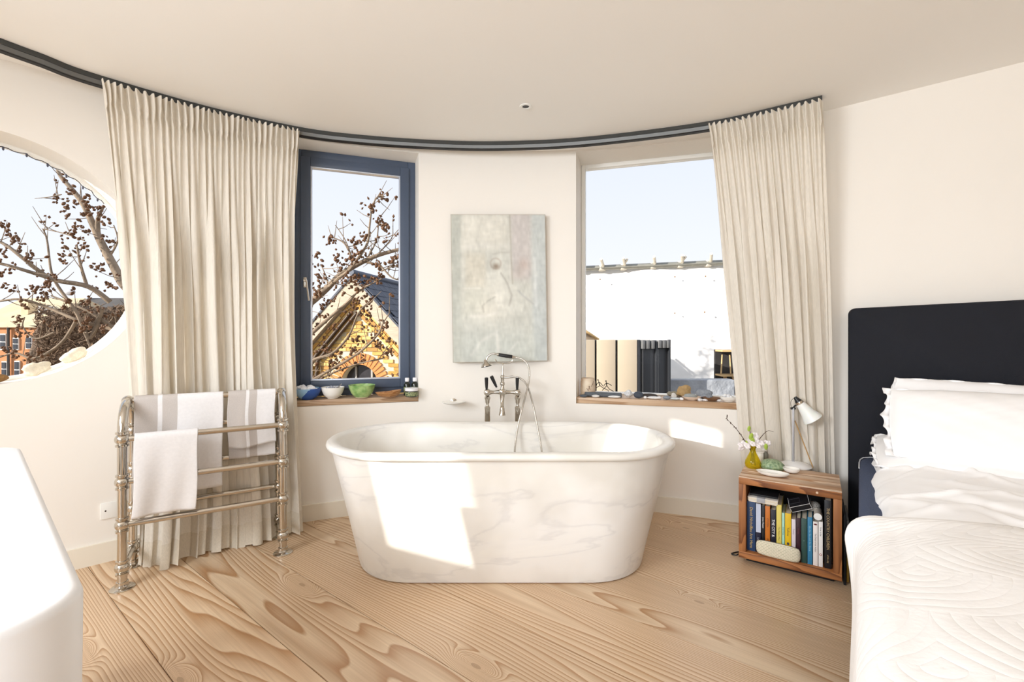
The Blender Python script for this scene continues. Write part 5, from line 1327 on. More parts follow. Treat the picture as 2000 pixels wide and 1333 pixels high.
pebble('small dark grey pebble at the left end of the right sill', 118, 0.022, 0.031, 0.020, 0.010, (84, 90, 98), 1)
pebble('small white pebble beside the dark one at the left sill end', 262, 0.022, 0.028, 0.018, 0.010, (236, 234, 230), 2)
pebble('flat white shell lying before the slate bar', 485, 0.024, 0.046, 0.020, 0.008, (238, 238, 236), 3, 0.08)
pebble('knobbly white coral lump left of the round dark stone', 652, 0.045, 0.032, 0.026, 0.022, (228, 230, 232), 4, 0.28, name='coral', bumpy=(60, 0.9, 0.01))
pebble('large round charcoal stone on the right sill', 770, 0.045, 0.034, 0.028, 0.024, (70, 78, 90), 5, 0.03)
pebble('tiny white chip right of the charcoal stone', 850, 0.03, 0.012, 0.012, 0.010, (238, 238, 238), 6, 0.12)
pebble('long flat white stone in the middle of the right sill', 958, 0.028, 0.050, 0.020, 0.009, (238, 238, 238), 7, 0.05)
pebble('grey stone right of the long white stone', 1105, 0.028, 0.028, 0.020, 0.012, (140, 148, 158), 8, 0.08)
pebble('pale grey flat stone under the shell lump', 1205, 0.028, 0.034, 0.018, 0.008, (214, 222, 224), 9, 0.06)
pebble('speckled white shell lump standing on the sill middle', 1190, 0.075, 0.018, 0.016, 0.020, (220, 216, 210), 10, 0.2, name='shell')
pebble('dark flat stone lying before the black vent housing', 900, 0.11, 0.060, 0.030, 0.014, (70, 62, 58), 12, 0.10)
pebble('grey piece of driftwood on top of the sill stones', 1545, 0.115, 0.068, 0.030, 0.032, (150, 156, 164), 13, 0.25, rot=-0.2, name='driftwood', bumpy=(70, 1.0, 0.012))
pebble('tan and gold rock standing at the back of the right sill', 1300, 0.155, 0.056, 0.028, 0.040, (176, 146, 100), 14, 0.30, name='rock', bumpy=(50, 0.8, 0.01), smooth=30)
pebble('olive grey rough rock beside the vent housing', 1195, 0.17, 0.050, 0.024, 0.020, (142, 136, 118), 15, 0.28, name='rock', bumpy=(50, 0.8, 0.01), smooth=30)
def dish3(name, label, zx, ly, r, h, mat, sy=0.75):
    t_ = thing(name, label, 'dish', on3(zx, ly), A3, 'dishes on the right sill'); MB().lathe(bowl_prof(r, h, 0.5), (0, 0, 0), 36, sx=1, sy=sy).build('dish', mat, t_, local=True); return t_
D1 = dish3('shallow_dish', 'pinkish shallow dish holding a grey stone', 1400, 0.055, 0.062, 0.024, pm('pink_clay', C(226, 206, 188), 0.6, var=(20, 0.08)))
D2 = dish3('shallow_dish', 'brown wooden dish between two pale dishes', 1630, 0.055, 0.058, 0.024, pm('dark_wood_dish', C(122, 90, 66), 0.5, var=(20, 0.25)))
D3 = dish3('shallow_dish', 'deep white dish of white shells at the right sill end', 1838, 0.055, 0.056, 0.034, M_CERAM)
w_ = on3(1385, 0.050)
st = rough_stone((0, 0, 0), 1.0, (1, 1, 1), 21, 18, 10, 0.05); st.v = [(v[0]*0.046, v[1]*0.026, (v[2]+1.05)*0.015) for v in st.v]
simple('pebble', 'smooth grey stone lying in the pinkish dish', 'stone', st, pm('grey_stone', C(158, 162, 160), 0.7, var=(40, 0.12)), w_+Vector((0, 0, 0.013)), A3, G3)
rg = random.Random(9)
for i in range(9):
    a = rg.random()*6.28; d = 0.030*sqrt(rg.random()); s_ = rg.uniform(0.010, 0.017)
    mbs = rough_stone((0, 0, 0), s_, (1.2, 0.9, 0.7), 30+i, 10, 6, 0.2); simple('shell', 'white shell heaped in the deep white dish', 'shell', mbs, M_ROCK, on3(1838, 0.055)+Vector((d*cos(a), d*sin(a)*0.7, 0.031+0.010*(i % 3 == 0))), a, 'shells in the white dish')
for i, (zx, ly) in enumerate(((1500, 0.03), (1725, 0.03), (1280, 0.03), (1560, 0.035), (1340, 0.10), (1010, 0.06))):
    mbs = rough_stone((0, 0, 0), 0.014, (1.3, 0.9, 0.6), 50+i, 10, 6, 0.2); mbs.v = [(v[0], v[1], v[2]+0.008) for v in mbs.v]
    simple('shell', 'loose white shell lying between the dishes on the right sill', 'shell', mbs, M_ROCK, on3(zx, ly), i, 'loose shells on the right sill')

# ------------------------------------------------------------------ in the round window
def in1(lx, ly, dz=0.0):              # on the curved bottom of the reveal
    return F1 @ Vector((lx, ly, W1Z - sqrt(max(0.0, W1R**2-lx*lx)) + dz))
M_SHELLW = pm('bleached_shell', C(232, 222, 200), 0.6, var=(30, 0.25), bump=(80, 0.6, 0.008))
for (lx, ly, r, sc, lab, sd_) in ((0.185, 0.10, 0.034, (1.6, 0.8, 0.9), 'pale frilled coral lying in the round window', 61), (0.335, 0.10, 0.040, (1.4, 0.7, 0.75), 'pale conch shell in the round window', 62)):
    mbs = rough_stone((0, 0, 0), r, sc, sd_, 22, 14, 0.22 if sd_ == 61 else 0.14); zm = min(v[2] for v in mbs.v); mbs.v = [(v[0], v[1], v[2]-zm) for v in mbs.v]
    o = simple('coral' if sd_ == 61 else 'conch_shell', lab, 'coral' if sd_ == 61 else 'shell', mbs, M_SHELLW, in1(lx, ly, 0.004), 0); o.rotation_euler = (0, -math.asin(lx/W1R), radians(W1T-90))
mbs = rough_stone((0, 0, 0), 0.04, (1.7, 0.8, 0.6), 63, 22, 14, 0.10); zm = min(v[2] for v in mbs.v); mbs.v = [(v[0], v[1], v[2]-zm) for v in mbs.v]
simple('driftwood', 'brown lump of driftwood at the lower left of the round window', 'driftwood', mbs, pm('brown_driftwood', C(150, 112, 66), 0.8, var=(14, 0.4), bump=(30, 0.8, 0.01)), in1(0.01, 0.085, 0.001), radians(W1T-90))
a0 = F1 @ Vector((0.592, 0.02, W1Z-0.115)); a1 = F1 @ Vector((0.578, 0.03, W1Z+0.17))
o = MB().tube(smooth_path([a0, a0.lerp(a1, .35)+Vector((0.004, -0.006, 0)), a0.lerp(a1, .7)+Vector((-0.003, 0.004, 0)), a1], 6), [0.010]*10+[0.011]*8+[0.006], 8).build('driftwood_stick', pm('tan_driftwood', C(186, 150, 96), 0.8, var=(20, 0.3)))
tag(o, 'upright tan driftwood stick against the right of the round window', 'stick')
fl_ = thing('string_lights', 'thin dark cable of fairy lights round the top of the round window', 'string lights', F1 @ Vector((0, 0.17, W1Z+0.56)), radians(W1T-90))
pts = []
for i in range(40):
    a = radians(118-78*i/39); rr_ = 0.585-0.012*abs(sin(i*0.9)); pts.append(Vector((rr_*cos(a), 0.0, rr_*sin(a)-0.56)))
MB().tube(pts, 0.0022, 6).build('cable', fm((60, 62, 74)), fl_, local=True)
for i in range(1, 39, 4): MB().lathe([(0.001, -0.016), (0.004, -0.012), (0.0045, 0.0), (0.003, 0.004)], pts[i]+Vector((0.003, 0, -0.003)), 8).build('bulb', fm((72, 74, 88)), fl_, local=True)
# ------------------------------------------------------------------ outside: seed-pod tree
M_BARK = pm('pale_bark', C(150, 132, 112), 0.9, var=(9, 0.35), bump=(30, 0.6, 0.01)); M_POD = pm('brown_seed_pod', C(112, 76, 46), 0.7, var=(25, 0.4))
TD = 5.0
def T(x, y, d=0.0): return px(x, y, TD+d)
tree = thing('pod_tree', 'bare tree with clusters of brown seed pods outside the left windows', 'tree', (-2.95, 5.6, -3.0))
brs = [ # points, start radius, end radius
    ([(-2.95, 5.6, -3.0), (-3.0, 5.5, -1.2), (-3.1, 5.4, 0.3), (-3.3, 5.3, 1.0)], 0.17, 0.10),
    ([(-3.3, 5.3, 1.0), T(300, 600), T(245, 560), T(222, 520), T(198, 475), T(182, 440), T(165, 403), T(142, 372), T(120, 347), T(112, 330)], 0.055, 0.015),
    ([T(190, 456), T(192, 425), T(204, 402)], 0.030, 0.008),
    ([T(215, 590), T(172, 560, -.1), T(110, 548, -.2), T(84, 535, -.2), T(45, 505, -.3), T(10, 478, -.3), T(-30, 460, -.3)], 0.028, 0.012),
    ([T(110, 548, -.2), T(60, 532, -.3), T(0, 515, -.4), T(-40, 512, -.4)], 0.022, 0.010),
    ([T(200, 600, .1), T(176, 660, .1), T(150, 612, 0), T(115, 562, 0), T(100, 530, 0), T(92, 470, .1), T(84, 448, .1)], 0.024, 0.006),
    ([T(170, 560, -.1), T(158, 520, -.1), T(150, 480, -.1)], 0.018, 0.008),
    ([T(260, 655, .2), T(205, 640, .2), T(150, 625, .1), T(95, 602, .1), T(40, 585, 0), T(-20, 592, 0)], 0.022, 0.010),
    ([T(150, 625, .1), T(120, 670, .1), T(70, 700, .1), T(30, 690, .1), T(0, 698, .1)], 0.018, 0.008),
    ([T(105, 650, .1), T(70, 662, .1), T(45, 640, .1), T(48, 620, .1)], 0.012, 0.006),
    ([T(150, 612), T(165, 650), T(180, 690)], 0.016, 0.006),
    ([T(220, 640, .2), T(180, 612, .1), T(130, 590, .1), T(100, 578, .1)], 0.02, 0.008),
    ([(-3.0, 5.5, -1.2), T(480, 690, .2), T(560, 625, .1), T(608, 590), T(640, 562), T(665, 537), T(700, 516), T(735, 500), T(788, 485), T(840, 470)], 0.052, 0.014),
    ([T(640, 562), T(660, 545, -.1), T(683, 527, -.1), T(702, 500, -.1), T(718, 474, -.1), T(722, 440, -.1), T(727, 405, -.1), T(738, 384, -.1), T(752, 384, -.1)], 0.020, 0.005),
    ([T(690, 522), T(682, 490), T(668, 472), T(645, 463)], 0.014, 0.005),
    ([T(712, 512), T(742, 520), T(768, 544), T(800, 548)], 0.013, 0.006),
    ([T(745, 530), T(765, 520), T(772, 505), T(785, 495)], 0.008, 0.004),
    ([T(560, 690, -.2), T(608, 652, -.2), T(642, 622, -.2), T(680, 590, -.2), T(702, 568, -.2), T(745, 545, -.2)], 0.026, 0.006),
    ([T(560, 740, -.3), T(610, 705, -.3), T(650, 690, -.3), T(682, 655, -.3), T(700, 612, -.3), T(722, 588, -.3)], 0.02, 0.005),
    ([T(580, 760, -.3), T(640, 726, -.3), T(700, 690, -.3), T(737, 655, -.3), T(748, 632, -.3), T(762, 610, -.3)], 0.018, 0.005),
    ([T(580, 770, -.2), T(630, 738, -.2), T(690, 714, -.2), T(748, 700, -.2)], 0.016, 0.005),
    ([T(608, 600, .1), T(618, 570, .1), T(640, 555, .1), T(628, 520, .1)], 0.016, 0.005),
    ([T(720, 500), T(735, 470), T(740, 435), T(745, 420)], 0.009, 0.004),
    ([T(735, 500), T(762, 470), T(768, 455)], 0.008, 0.004),
    ([T(655, 440), T(672, 465), T(683, 490)], 0.004, 0.007),
    ([T(120, 380), T(98, 385), T(68, 388)], 0.007, 0.003), ([T(165, 470), T(120, 455), T(82, 447)], 0.008, 0.004), ([T(215, 500), T(230, 470), T(222, 440)], 0.012, 0.005),
]
rg = random.Random(12)
tips = []
for (P_, r0, r1) in brs:
    S_ = smooth_path(P_, 5); n_ = len(S_)
    MB().tube(S_, [r0+(r1-r0)*i/(n_-1) for i in range(n_)], 9).build('branch', M_BARK, tree)
tw = MB()
for (P_, r0, r1) in brs[1:]:           # fine twigs
    S_ = smooth_path(P_, 5)
    for i in range(2, len(S_)-1):
        if rg.random() < 0.5:
            d = Vector((rg.uniform(-1, 1), rg.uniform(-0.5, 0.5), rg.uniform(-0.4, 1))).normalized(); L_ = rg.uniform(0.08, 0.28)
            a = S_[i]; b = a+d*L_*0.5+Vector((0, 0, 0.01)); c = a+d*L_+Vector((0, 0, 0.04)); tw.tube([a, b, c], [0.005, 0.004, 0.0022], 5, caps=False); tips.append(c)
tw.build('twigs', M_BARK, tree)['kind'] = 'stuff'
clusters = [(125, 350), (140, 372), (150, 395), (165, 415), (135, 400), (130, 420), (150, 440), (165, 450), (140, 455), (125, 460), (165, 390), (178, 405), (108, 385), (140, 490), (160, 480), (120, 495), (180, 520), (195, 525), (125, 505),
    (5, 440), (15, 455), (25, 470), (8, 490), (40, 480), (55, 505), (60, 500), (20, 520), (5, 535), (5, 560), (30, 565), (60, 565), (75, 575), (90, 580), (95, 560), (130, 590), (160, 595), (175, 590), (150, 615), (170, 625), (190, 600), (210, 560), (225, 560), (200, 640), (165, 640), (45, 590), (38, 620), (35, 640), (40, 650), (10, 685), (25, 690), (55, 700), (70, 690), (85, 690), (60, 720), (100, 545), (205, 430), (195, 410), (215, 470),
    (640, 465), (648, 472), (690, 470), (696, 480), (700, 490), (690, 500), (725, 405), (730, 415), (722, 400), (745, 382), (752, 384), (740, 430), (748, 440), (752, 445), (712, 460), (660, 500), (655, 510), (672, 515), (620, 500), (612, 520), (625, 540), (615, 560), (690, 510), (710, 505), (680, 540), (690, 548), (700, 545), (672, 548), (650, 585), (640, 590), (620, 575), (632, 600), (700, 560), (720, 552), (735, 545), (745, 540), (690, 600), (700, 590), (715, 580), (722, 585), (655, 640), (640, 620), (622, 625), (615, 640), (690, 615), (705, 612), (720, 618), (715, 600), (750, 632), (745, 640), (740, 655), (730, 665), (735, 672), (745, 680), (758, 668), (765, 688), (755, 690), (690, 660), (700, 665), (690, 685), (670, 682), (650, 700), (640, 690), (700, 690), (710, 700), (630, 680), (640, 735), (620, 742), (660, 712), (650, 716), (775, 735), (770, 505), (775, 515), (760, 515), (780, 500), (735, 515), (740, 520)]
podm = MB().lathe([(0.002, -0.026), (0.012, -0.020), (0.0175, -0.004), (0.015, 0.010), (0.006, 0.020), (0.001, 0.026)], seg=8)
pods = []
for (x, y) in clusters:
    d0 = rg.uniform(-0.35, 0.25)
    for k in range(rg.randint(6, 10)):
        q = T(x+rg.gauss(0, 5.5), y+rg.gauss(0, 5.5), d0+rg.uniform(-0.06, 0.06)); pods.append((q, rg.uniform(0.58, 1.0)))
for c in tips:
    if rg.random() < 0.5:
        for k in range(2): pods.append((c+Vector((rg.gauss(0, .02), rg.gauss(0, .02), rg.gauss(0, .02))), rg.uniform(0.6, 1.0)))
rg.shuffle(pods)
pods.sort(key=lambda t: -t[1]/t[0].y)
p0 = podm.build('seed_pod', M_POD, tree, local=True)
Wt = wmat(tree).inverted(); first = True; rest = MB()
for i, (q, s_) in enumerate(pods):
    rot = (rg.uniform(-1.2, 1.2), rg.uniform(-1.2, 1.2), rg.uniform(0, 6))
    if i < 300:
        o = p0 if first else p0.copy()
        if not first: COL.objects.link(o); o.parent = tree
        first = False
        o.location = Wt @ q; o.rotation_euler = rot; o.scale = (s_, s_, s_)
    else:
        R3 = Matrix.Rotation(rot[0], 3, 'X') @ Matrix.Rotation(rot[1], 3, 'Y')
        rest.lathe([(0.002, -0.026*s_), (0.0175*s_, -0.004*s_), (0.006*s_, 0.020*s_), (0.001, 0.026*s_)], q, 6, R3)
rest.build('small_seed_pods', M_POD, tree)['kind'] = 'stuff'

# ------------------------------------------------------------------ outside: yellow brick gable house
M_MORTAR = pm('lime_mortar', C(226, 212, 180), 0.9, var=(12, 0.12)); M_SLATE = pm('roof_slate', C(72, 78, 92), 0.55, var=(7, 0.3)); M_BARGE = pm('weathered_board', C(196, 180, 158), 0.7, var=(5, 0.2), stretch=(1, 1, 6))
BR = [pm('stock_brick_%s' % nm, C(*c), 0.85, var=(18, 0.18)) for nm, c in (('yellow', (214, 172, 96)), ('ochre', (198, 150, 76)), ('pale', (226, 192, 122)), ('brown', (190, 142, 80)))]
M_REDB = pm('arch_brick', C(212, 144, 84), 0.85, var=(18, 0.15))
HA = Vector((-3.07, 9.0, 2.40)); HANG = radians(-12)
house = thing('gable_house', 'yellow brick gabled house with slate roof and arched window', 'house', (HA.x, HA.y, -3.0), HANG)
def hl(x, y): # local wall point seen at x, y on the gable plane
    Hm = wmat(house).inverted(); d = Hm.to_3x3() @ Vector(((x-CX)/F, 1, -(y-HY)/F)); o = Hm @ Vector((0, 0, CAMZ)); t = -o.y/d.y; return o+d*t
AZ = 5.02; SLP = 1.02                   # local apex height of the brick face, slope
hwid = 3.6
poly = [(-hwid, 0.0), (hwid, 0.0), (hwid, AZ-hwid*SLP), (0, AZ), (-hwid, AZ-hwid*SLP)]
# arched window: centre and radius
ac = hl(702, 752); acx, acz = ac.x, ac.z; AR = 0.40
mb = MB(); n_ = 28
arcp = [(acx+AR*cos(pi*i/n_), acz+AR*sin(pi*i/n_)) for i in range(n_+1)]
hole_l = [(acx-AR, 0.0)] + arcp[::-1] + [(acx+AR, 0.0)]
outer = [(-hwid, 0.0), (acx-AR, 0.0)] + arcp[::-1] + [(acx+AR, 0.0), (hwid, 0.0), (hwid, AZ-hwid*SLP), (0, AZ), (-hwid, AZ-hwid*SLP)]
vs = [(x, 0.012, z) for x, z in outer] + [(x, 0.26, z) for x, z in outer]; k_ = len(outer)
mb.add(vs, [tuple(range(k_)), tuple(range(2*k_-1, k_-1, -1))]+[(i, k_+i, k_+(i+1) % k_, (i+1) % k_) for i in range(k_)])
gw = mb.build('gable_wall', M_MORTAR, house, local=True, smooth=0)
rg = random.Random(31); course = 0.075; blen = 0.225
bmesh_cache = {}
def brick_obj(L_, mi, loc, ry=0.0, par=gw, nm='brick', h=0.064, mat=None):
    key = (round(L_, 3), mi, h)
    if key not in bmesh_cache:
        o = MB().box((0, 0, 0), (L_, 0.024, h)).build(nm, mat or BR[mi], par, local=True, smooth=0); bmesh_cache[key] = o.data
    else:
        o = bpy.data.objects.new(nm, bmesh_cache[key]); COL.objects.link(o); o.parent = par
    o.location = loc; o.rotation_euler = (0, ry, 0); return o
zlo = hl(700, 750).z-0.25; nb_ = 0; far = MB()
cand = []
z = 0.0; row = 0
while z < AZ:
    x = -hwid + (0.1125 if row % 2 else 0.0)
    while x < hwid:
        cx_, cz_ = x+blen/2, z+course/2
        lim = (AZ-cz_)/SLP
        if abs(cx_) + 0.16 < lim - 0.30:
            da = math.hypot(cx_-acx, max(0, cz_-acz)); 
            if not (da < AR+0.30 and cz_ > acz-0.02) and not (abs(cx_-acx) < AR+0.12 and cz_ <= acz):
                cand.append((cx_, cz_))
        x += blen
    z += course; row += 1
def seen(c):
    w = wmat(house) @ Vector((c[0], 0, c[1])); x = CX+F*w.x/w.y; y = HY-F*(w.z-CAMZ)/w.y; return 585 < x < 810 and 520 < y < 770
vis = [c for c in cand if seen(c)]; inv = [c for c in cand if not seen(c)]
for c in vis[:230]: brick_obj(0.213, rg.choice((0, 0, 1, 2, 2, 3)), (c[0], 0.0+rg.uniform(-0.002, 0.002), c[1]))
for c in vis[230:]+inv: far.box((c[0], 0.002, c[1]), (0.213, 0.022, 0.064))
if far.v: far.build('far_bricks', BR[0], gw, local=True, smooth=0)['kind'] = 'stuff'
# raking brick bands under the verges
for s in (-1, 1):
    ra = math.atan(SLP)*s
    for band in range(3):
        for i in range(12):
            t = 0.20+0.232*i; off = 0.06+0.078*band
            x = s*(t*cos(abs(ra))-off*sin(abs(ra))*0.0); zc = AZ - t*sin(abs(ra)); nx_, nz_ = s*sin(abs(ra)), cos(ra)
            px_, pz_ = s*t*cos(ra) - nx_*off, AZ - t*sin(abs(ra)) - nz_*off
            if s*px_ < 0.02: continue
            brick_obj(0.220, (i+band) % 4, (px_, -0.020+0.008*band, pz_), ra)
# arch bricks
for i in range(19):
    a = pi*(i+0.5)/19; c = Vector((acx+(AR+0.115)*cos(a), -0.004, acz+(AR+0.115)*sin(a)))
    o = brick_obj(0.225, 9, c, -a, nm='arch_brick', h=0.062, mat=M_REDB)
aw = MB().box((acx, 0.18, acz/2+AR/2), (2*AR, 0.02, acz+AR)).build('window_recess', pm('dark_pane', C(58, 56, 60), 0.15, var=(4, 0.4)), house, local=True, smooth=0)
for dx in (-0.16, 0.19): MB().box((acx+dx, 0.15, acz/2+AR*0.45), (0.035, 0.03, acz+AR*0.86)).build('glazing_bar', pm('pale_bar', C(176, 172, 166), 0.6, var=(20, 0.1)), aw, local=True, smooth=0)
MB().box((acx, 0.155, acz-0.02), (2*AR, 0.03, 0.05)).build('transom', M_BARGE, aw, local=True, smooth=0)
# white downpipe and a dark diagonal waste pipe on the gable
M_PIPE = pm('dark_pipe', C(74, 56, 40), 0.5, var=(10, 0.2))
a, b = hl(688, 612), hl(612, 705)
for o_ in (0.0, 0.14):
    c = hl(612, 745)
    MB().tube([a+Vector((o_, -0.06, 0)), b+Vector((o_, -0.06, 0)), c+Vector((o_*0.4, -0.06, -0.6))], 0.035, 10).build('waste_pipe', M_PIPE, house, local=True)
# barge boards and roof
ev = 4.2
for s in (-1, 1):
    ra = math.atan(SLP)
    ex, ez = s*ev*cos(ra), -ev*sin(ra)
    mb = MB(); top_, bot_ = 0.36, -0.02
    P_ = [(0, AZ+top_), (ex, AZ+top_+ez), (ex, AZ+bot_+ez), (0, AZ+bot_)]
    vs = [(x, -0.16, z) for x, z in P_] + [(x, -0.11, z) for x, z in P_]
    mb.add(vs, [(0, 1, 2, 3), (7, 6, 5, 4), (0, 4, 5, 1), (1, 5, 6, 2), (2, 6, 7, 3), (3, 7, 4, 0)]); mb.build('barge_board', M_BARGE, house, local=True, smooth=0)
    P_ = [(0, AZ+0.06), (ex, AZ+0.06+ez), (ex, AZ+ez), (0, AZ)]
    vs = [(x, -0.11, z) for x, z in P_] + [(x, 0.02, z) for x, z in P_]
    MB().add(vs, [(0, 1, 2, 3), (7, 6, 5, 4), (0, 4, 5, 1), (1, 5, 6, 2), (2, 6, 7, 3), (3, 7, 4, 0)]).build('soffit', M_BARGE, house, local=True, smooth=0)
RD = 9.0
rf = thing('roof', None, None, (0, 0, 0)); rf.parent = house; del_ = None
for s in (-1, 1):
    ra = math.atan(SLP); ex, ez = s*ev*cos(ra), -ev*sin(ra)
    mb = MB(); zt_ = AZ+0.385
    vs = [(0, -0.18, zt_), (ex, -0.18, zt_+ez), (ex, RD, zt_+ez), (0, RD, zt_)]; vs += [(v[0], v[1], v[2]-0.05) for v in vs]
    mb.add(vs, [(0, 1, 2, 3), (7, 6, 5, 4), (0, 4, 5, 1), (1, 5, 6, 2), (2, 6, 7, 3), (3, 7, 4, 0)]); mb.build('roof_slope', M_SLATE, rf, local=True, smooth=0)
slm = None; ns_ = 0
ra = math.atan(SLP)
for i in range(15):                     # individual slates on the slope we see
    for j in range(17):
        t = 0.10+0.20*i; y = -0.16+0.26*j+(0.13 if i % 2 else 0.0)
        loc = (t*cos(ra)+0.016*sin(ra)*1.0, y+0.13, AZ+0.400-t*sin(ra))
        if slm is None: o = MB().box((0, 0, 0), (0.215, 0.252, 0.012)).build('slate', M_SLATE, rf, local=True, smooth=0); slm = o.data
        else: o = bpy.data.objects.new('slate', slm); COL.objects.link(o); o.parent = rf
        o.location = loc; o.rotation_euler = (rg.uniform(-0.01, 0.01), ra+rg.uniform(-0.045, -0.02), 0)
MB().tube([(0, -0.20, AZ+0.42), (0, RD, AZ+0.42)], 0.06, 10).build('ridge', pm('lead_ridge', C(84, 92, 108), 0.5, var=(4, 0.2)), rf, local=True)

# ------------------------------------------------------------------ outside: street seen through the round window
M_ORB = pm('orange_brick', C(206, 142, 96), 0.9, var=(3, 0.15)); M_ORB2 = pm('buff_stone', C(214, 194, 160), 0.9, var=(1.5, 0.12)); M_DARKR = pm('dark_roof', C(92, 88, 84), 0.8, var=(1.2, 0.3)); M_SASH = pm('white_sash', C(236, 234, 228), 0.5, var=(4, 0.04)); M_DPANE = pm('far_pane', C(70, 74, 82), 0.2, var=(2, 0.3))
def far_house(name, label, x0, x1, y_eave, y_ridge, Y, mat, roofm, wins, ridge_in=0.0, depth=8.0, cols=None):
    a, b = px(x0, y_eave, Y), px(x1, y_eave, Y); zt_ = a.z; rz_ = px(x0, y_ridge, Y).z
    h = thing(name, label, 'house', ((a.x+b.x)/2, Y, -3.0), 0)
    MB().box(((a.x+b.x)/2, Y+depth/2, (zt_-3.0)/2), (b.x-a.x, depth, zt_+3.0)).build('wall', mat, h, smooth=0)
    w = b.x-a.x; c = (a.x+b.x)/2
    vs = [(a.x-.2, Y-.2, zt_), (b.x+.2, Y-.2, zt_), (b.x+.2, Y+depth, zt_), (a.x-.2, Y+depth, zt_), (a.x+ridge_in, Y+depth*0.35, rz_), (b.x-ridge_in, Y+depth*0.35, rz_)]
    MB().add(vs, [(0, 1, 5, 4), (2, 3, 4, 5), (1, 2, 5), (3, 0, 4), (3, 2, 1, 0)]).build('roof', roofm, h, smooth=0)
    for (wx0, wy0, wx1, wy1) in wins:
        p_, q_ = px(wx0, wy0, Y), px(wx1, wy1, Y)
        f = MB().box(((p_.x+q_.x)/2, Y-0.02, (p_.z+q_.z)/2), (q_.x-p_.x, 0.08, p_.z-q_.z)).build('window', M_SASH, h, smooth=0)
        for hz in (0.27, 0.73): MB().box(((p_.x+q_.x)/2, Y-0.07, p_.z+(q_.z-p_.z)*hz), ((q_.x-p_.x)*0.72, 0.05, (p_.z-q_.z)*0.40)).build('pane', M_DPANE, f, smooth=0)
    return h
fh = far_house('terrace_house', 'orange brick terrace with white sash windows seen through the round window', -60, 76, 640, 575, 26.0, M_ORB, M_ORB2, [(2, 652, 13, 684), (27, 660, 38, 684), (52, 658, 64, 682), (5, 706, 15, 736), (30, 705, 40, 740), (-30, 652, -18, 684)])
for (x, y, w_, h_, mt) in ((30, 590, 14, 52, M_ORB2), (60, 596, 8, 24, M_SASH)):
    q = px(x, y, 26.5); MB().box((q.x, 27.5, q.z-h_/F*13), (w_/F*26, 1.0, h_/F*26)).build('dormer' if mt is M_SASH else 'chimney', mt, fh, smooth=0)
q = px(18, 690, 25.95); MB().tube([(q.x, 25.9, q.z+1.5), (q.x, 25.9, -3)], 0.06, 8).build('downpipe', M_DARKR, fh)
fh2 = far_house('grey_roofed_house', 'low dark slate roofed house behind the hedge with a satellite dish', 84, 240, 612, 577, 36.0, M_DARKR, M_DARKR, [], 1.0)
q = px(136, 571, 38.0); 
MB().lathe([(0.50, 0.0), (0.40, 0.10), (0.2, 0.17), (0.001, 0.2), (0.001, 0.17), (0.38, 0.08)], (q.x, q.y, q.z), 20, Matrix.Rotation(pi/2, 3, 'X'), sy=0.55).build('satellite_dish', pm('dish_grey', C(190, 190, 192), 0.6, var=(4, 0.1)), fh2)
# hedge of brown winter twigs: trunks plus an uncountable mass of leaves and twigs
hedge = thing('winter_thicket', 'dense brown leafless thicket beyond the round window', 'hedge', (-16.5, 18.0, -3.0))
M_TWIGB = pm('winter_twig', C(122, 98, 76), 0.95, var=(2, 0.4)); hm = MB(); rg = random.Random(77)
for i in range(5200):
    x = rg.uniform(68, 262); yy = rg.uniform(598, 790); top_y = 604+10*sin(x*0.07)+8*sin(x*0.19)
    if yy < top_y: continue
    Y = rg.uniform(16.5, 20.0); c = px(x, yy, Y); d = Vector((rg.uniform(-1, 1), rg.uniform(-1, 1), rg.uniform(-0.6, 1.2))).normalized()*rg.uniform(0.12, 0.42)
    s_ = d.cross(Vector((rg.uniform(-1, 1), rg.uniform(-1, 1), rg.uniform(-1, 1)))).normalized()*rg.uniform(0.016, 0.05); u_ = d.cross(s_).normalized()*0.02
    hm.add([c-s_, c+s_, c+u_, c+d], [(0, 1, 3), (1, 2, 3), (2, 0, 3), (0, 2, 1)])
hm.build('twig_mass', M_TWIGB, hedge, smooth=0)['kind'] = 'stuff'
for i in range(9):
    x = 80+20*i; a = px(x, 780, 18.6); b = px(x+rg.uniform(-20, 20), 625, 18.6)
    MB().tube([Vector((a.x, a.y, -3)), a.lerp(b, .5)+Vector((.1, 0, 0)), b], [0.12, 0.08, 0.04], 6).build('stem', M_TWIGB, hedge)
wb_ = MB(); M_CORE = pm('thicket_core', C(104, 84, 66), 0.95, var=(1.2, 0.5), bump=(4, 1.0, 0.2))
for i in range(22):
    x = 122+7*i; q = px(x, 655+rg.uniform(-5, 5), 19.5); rough_stone(q, 1.0, (0.9, 0.7, 1.05), i, 12, 8, 0.2).build('bush_core', M_CORE, hedge)
    q = px(x, 730, 19.3); rough_stone(q, 1.3, (0.9, 0.7, 1.3), i+50, 12, 8, 0.2).build('bush_core', M_CORE, hedge)

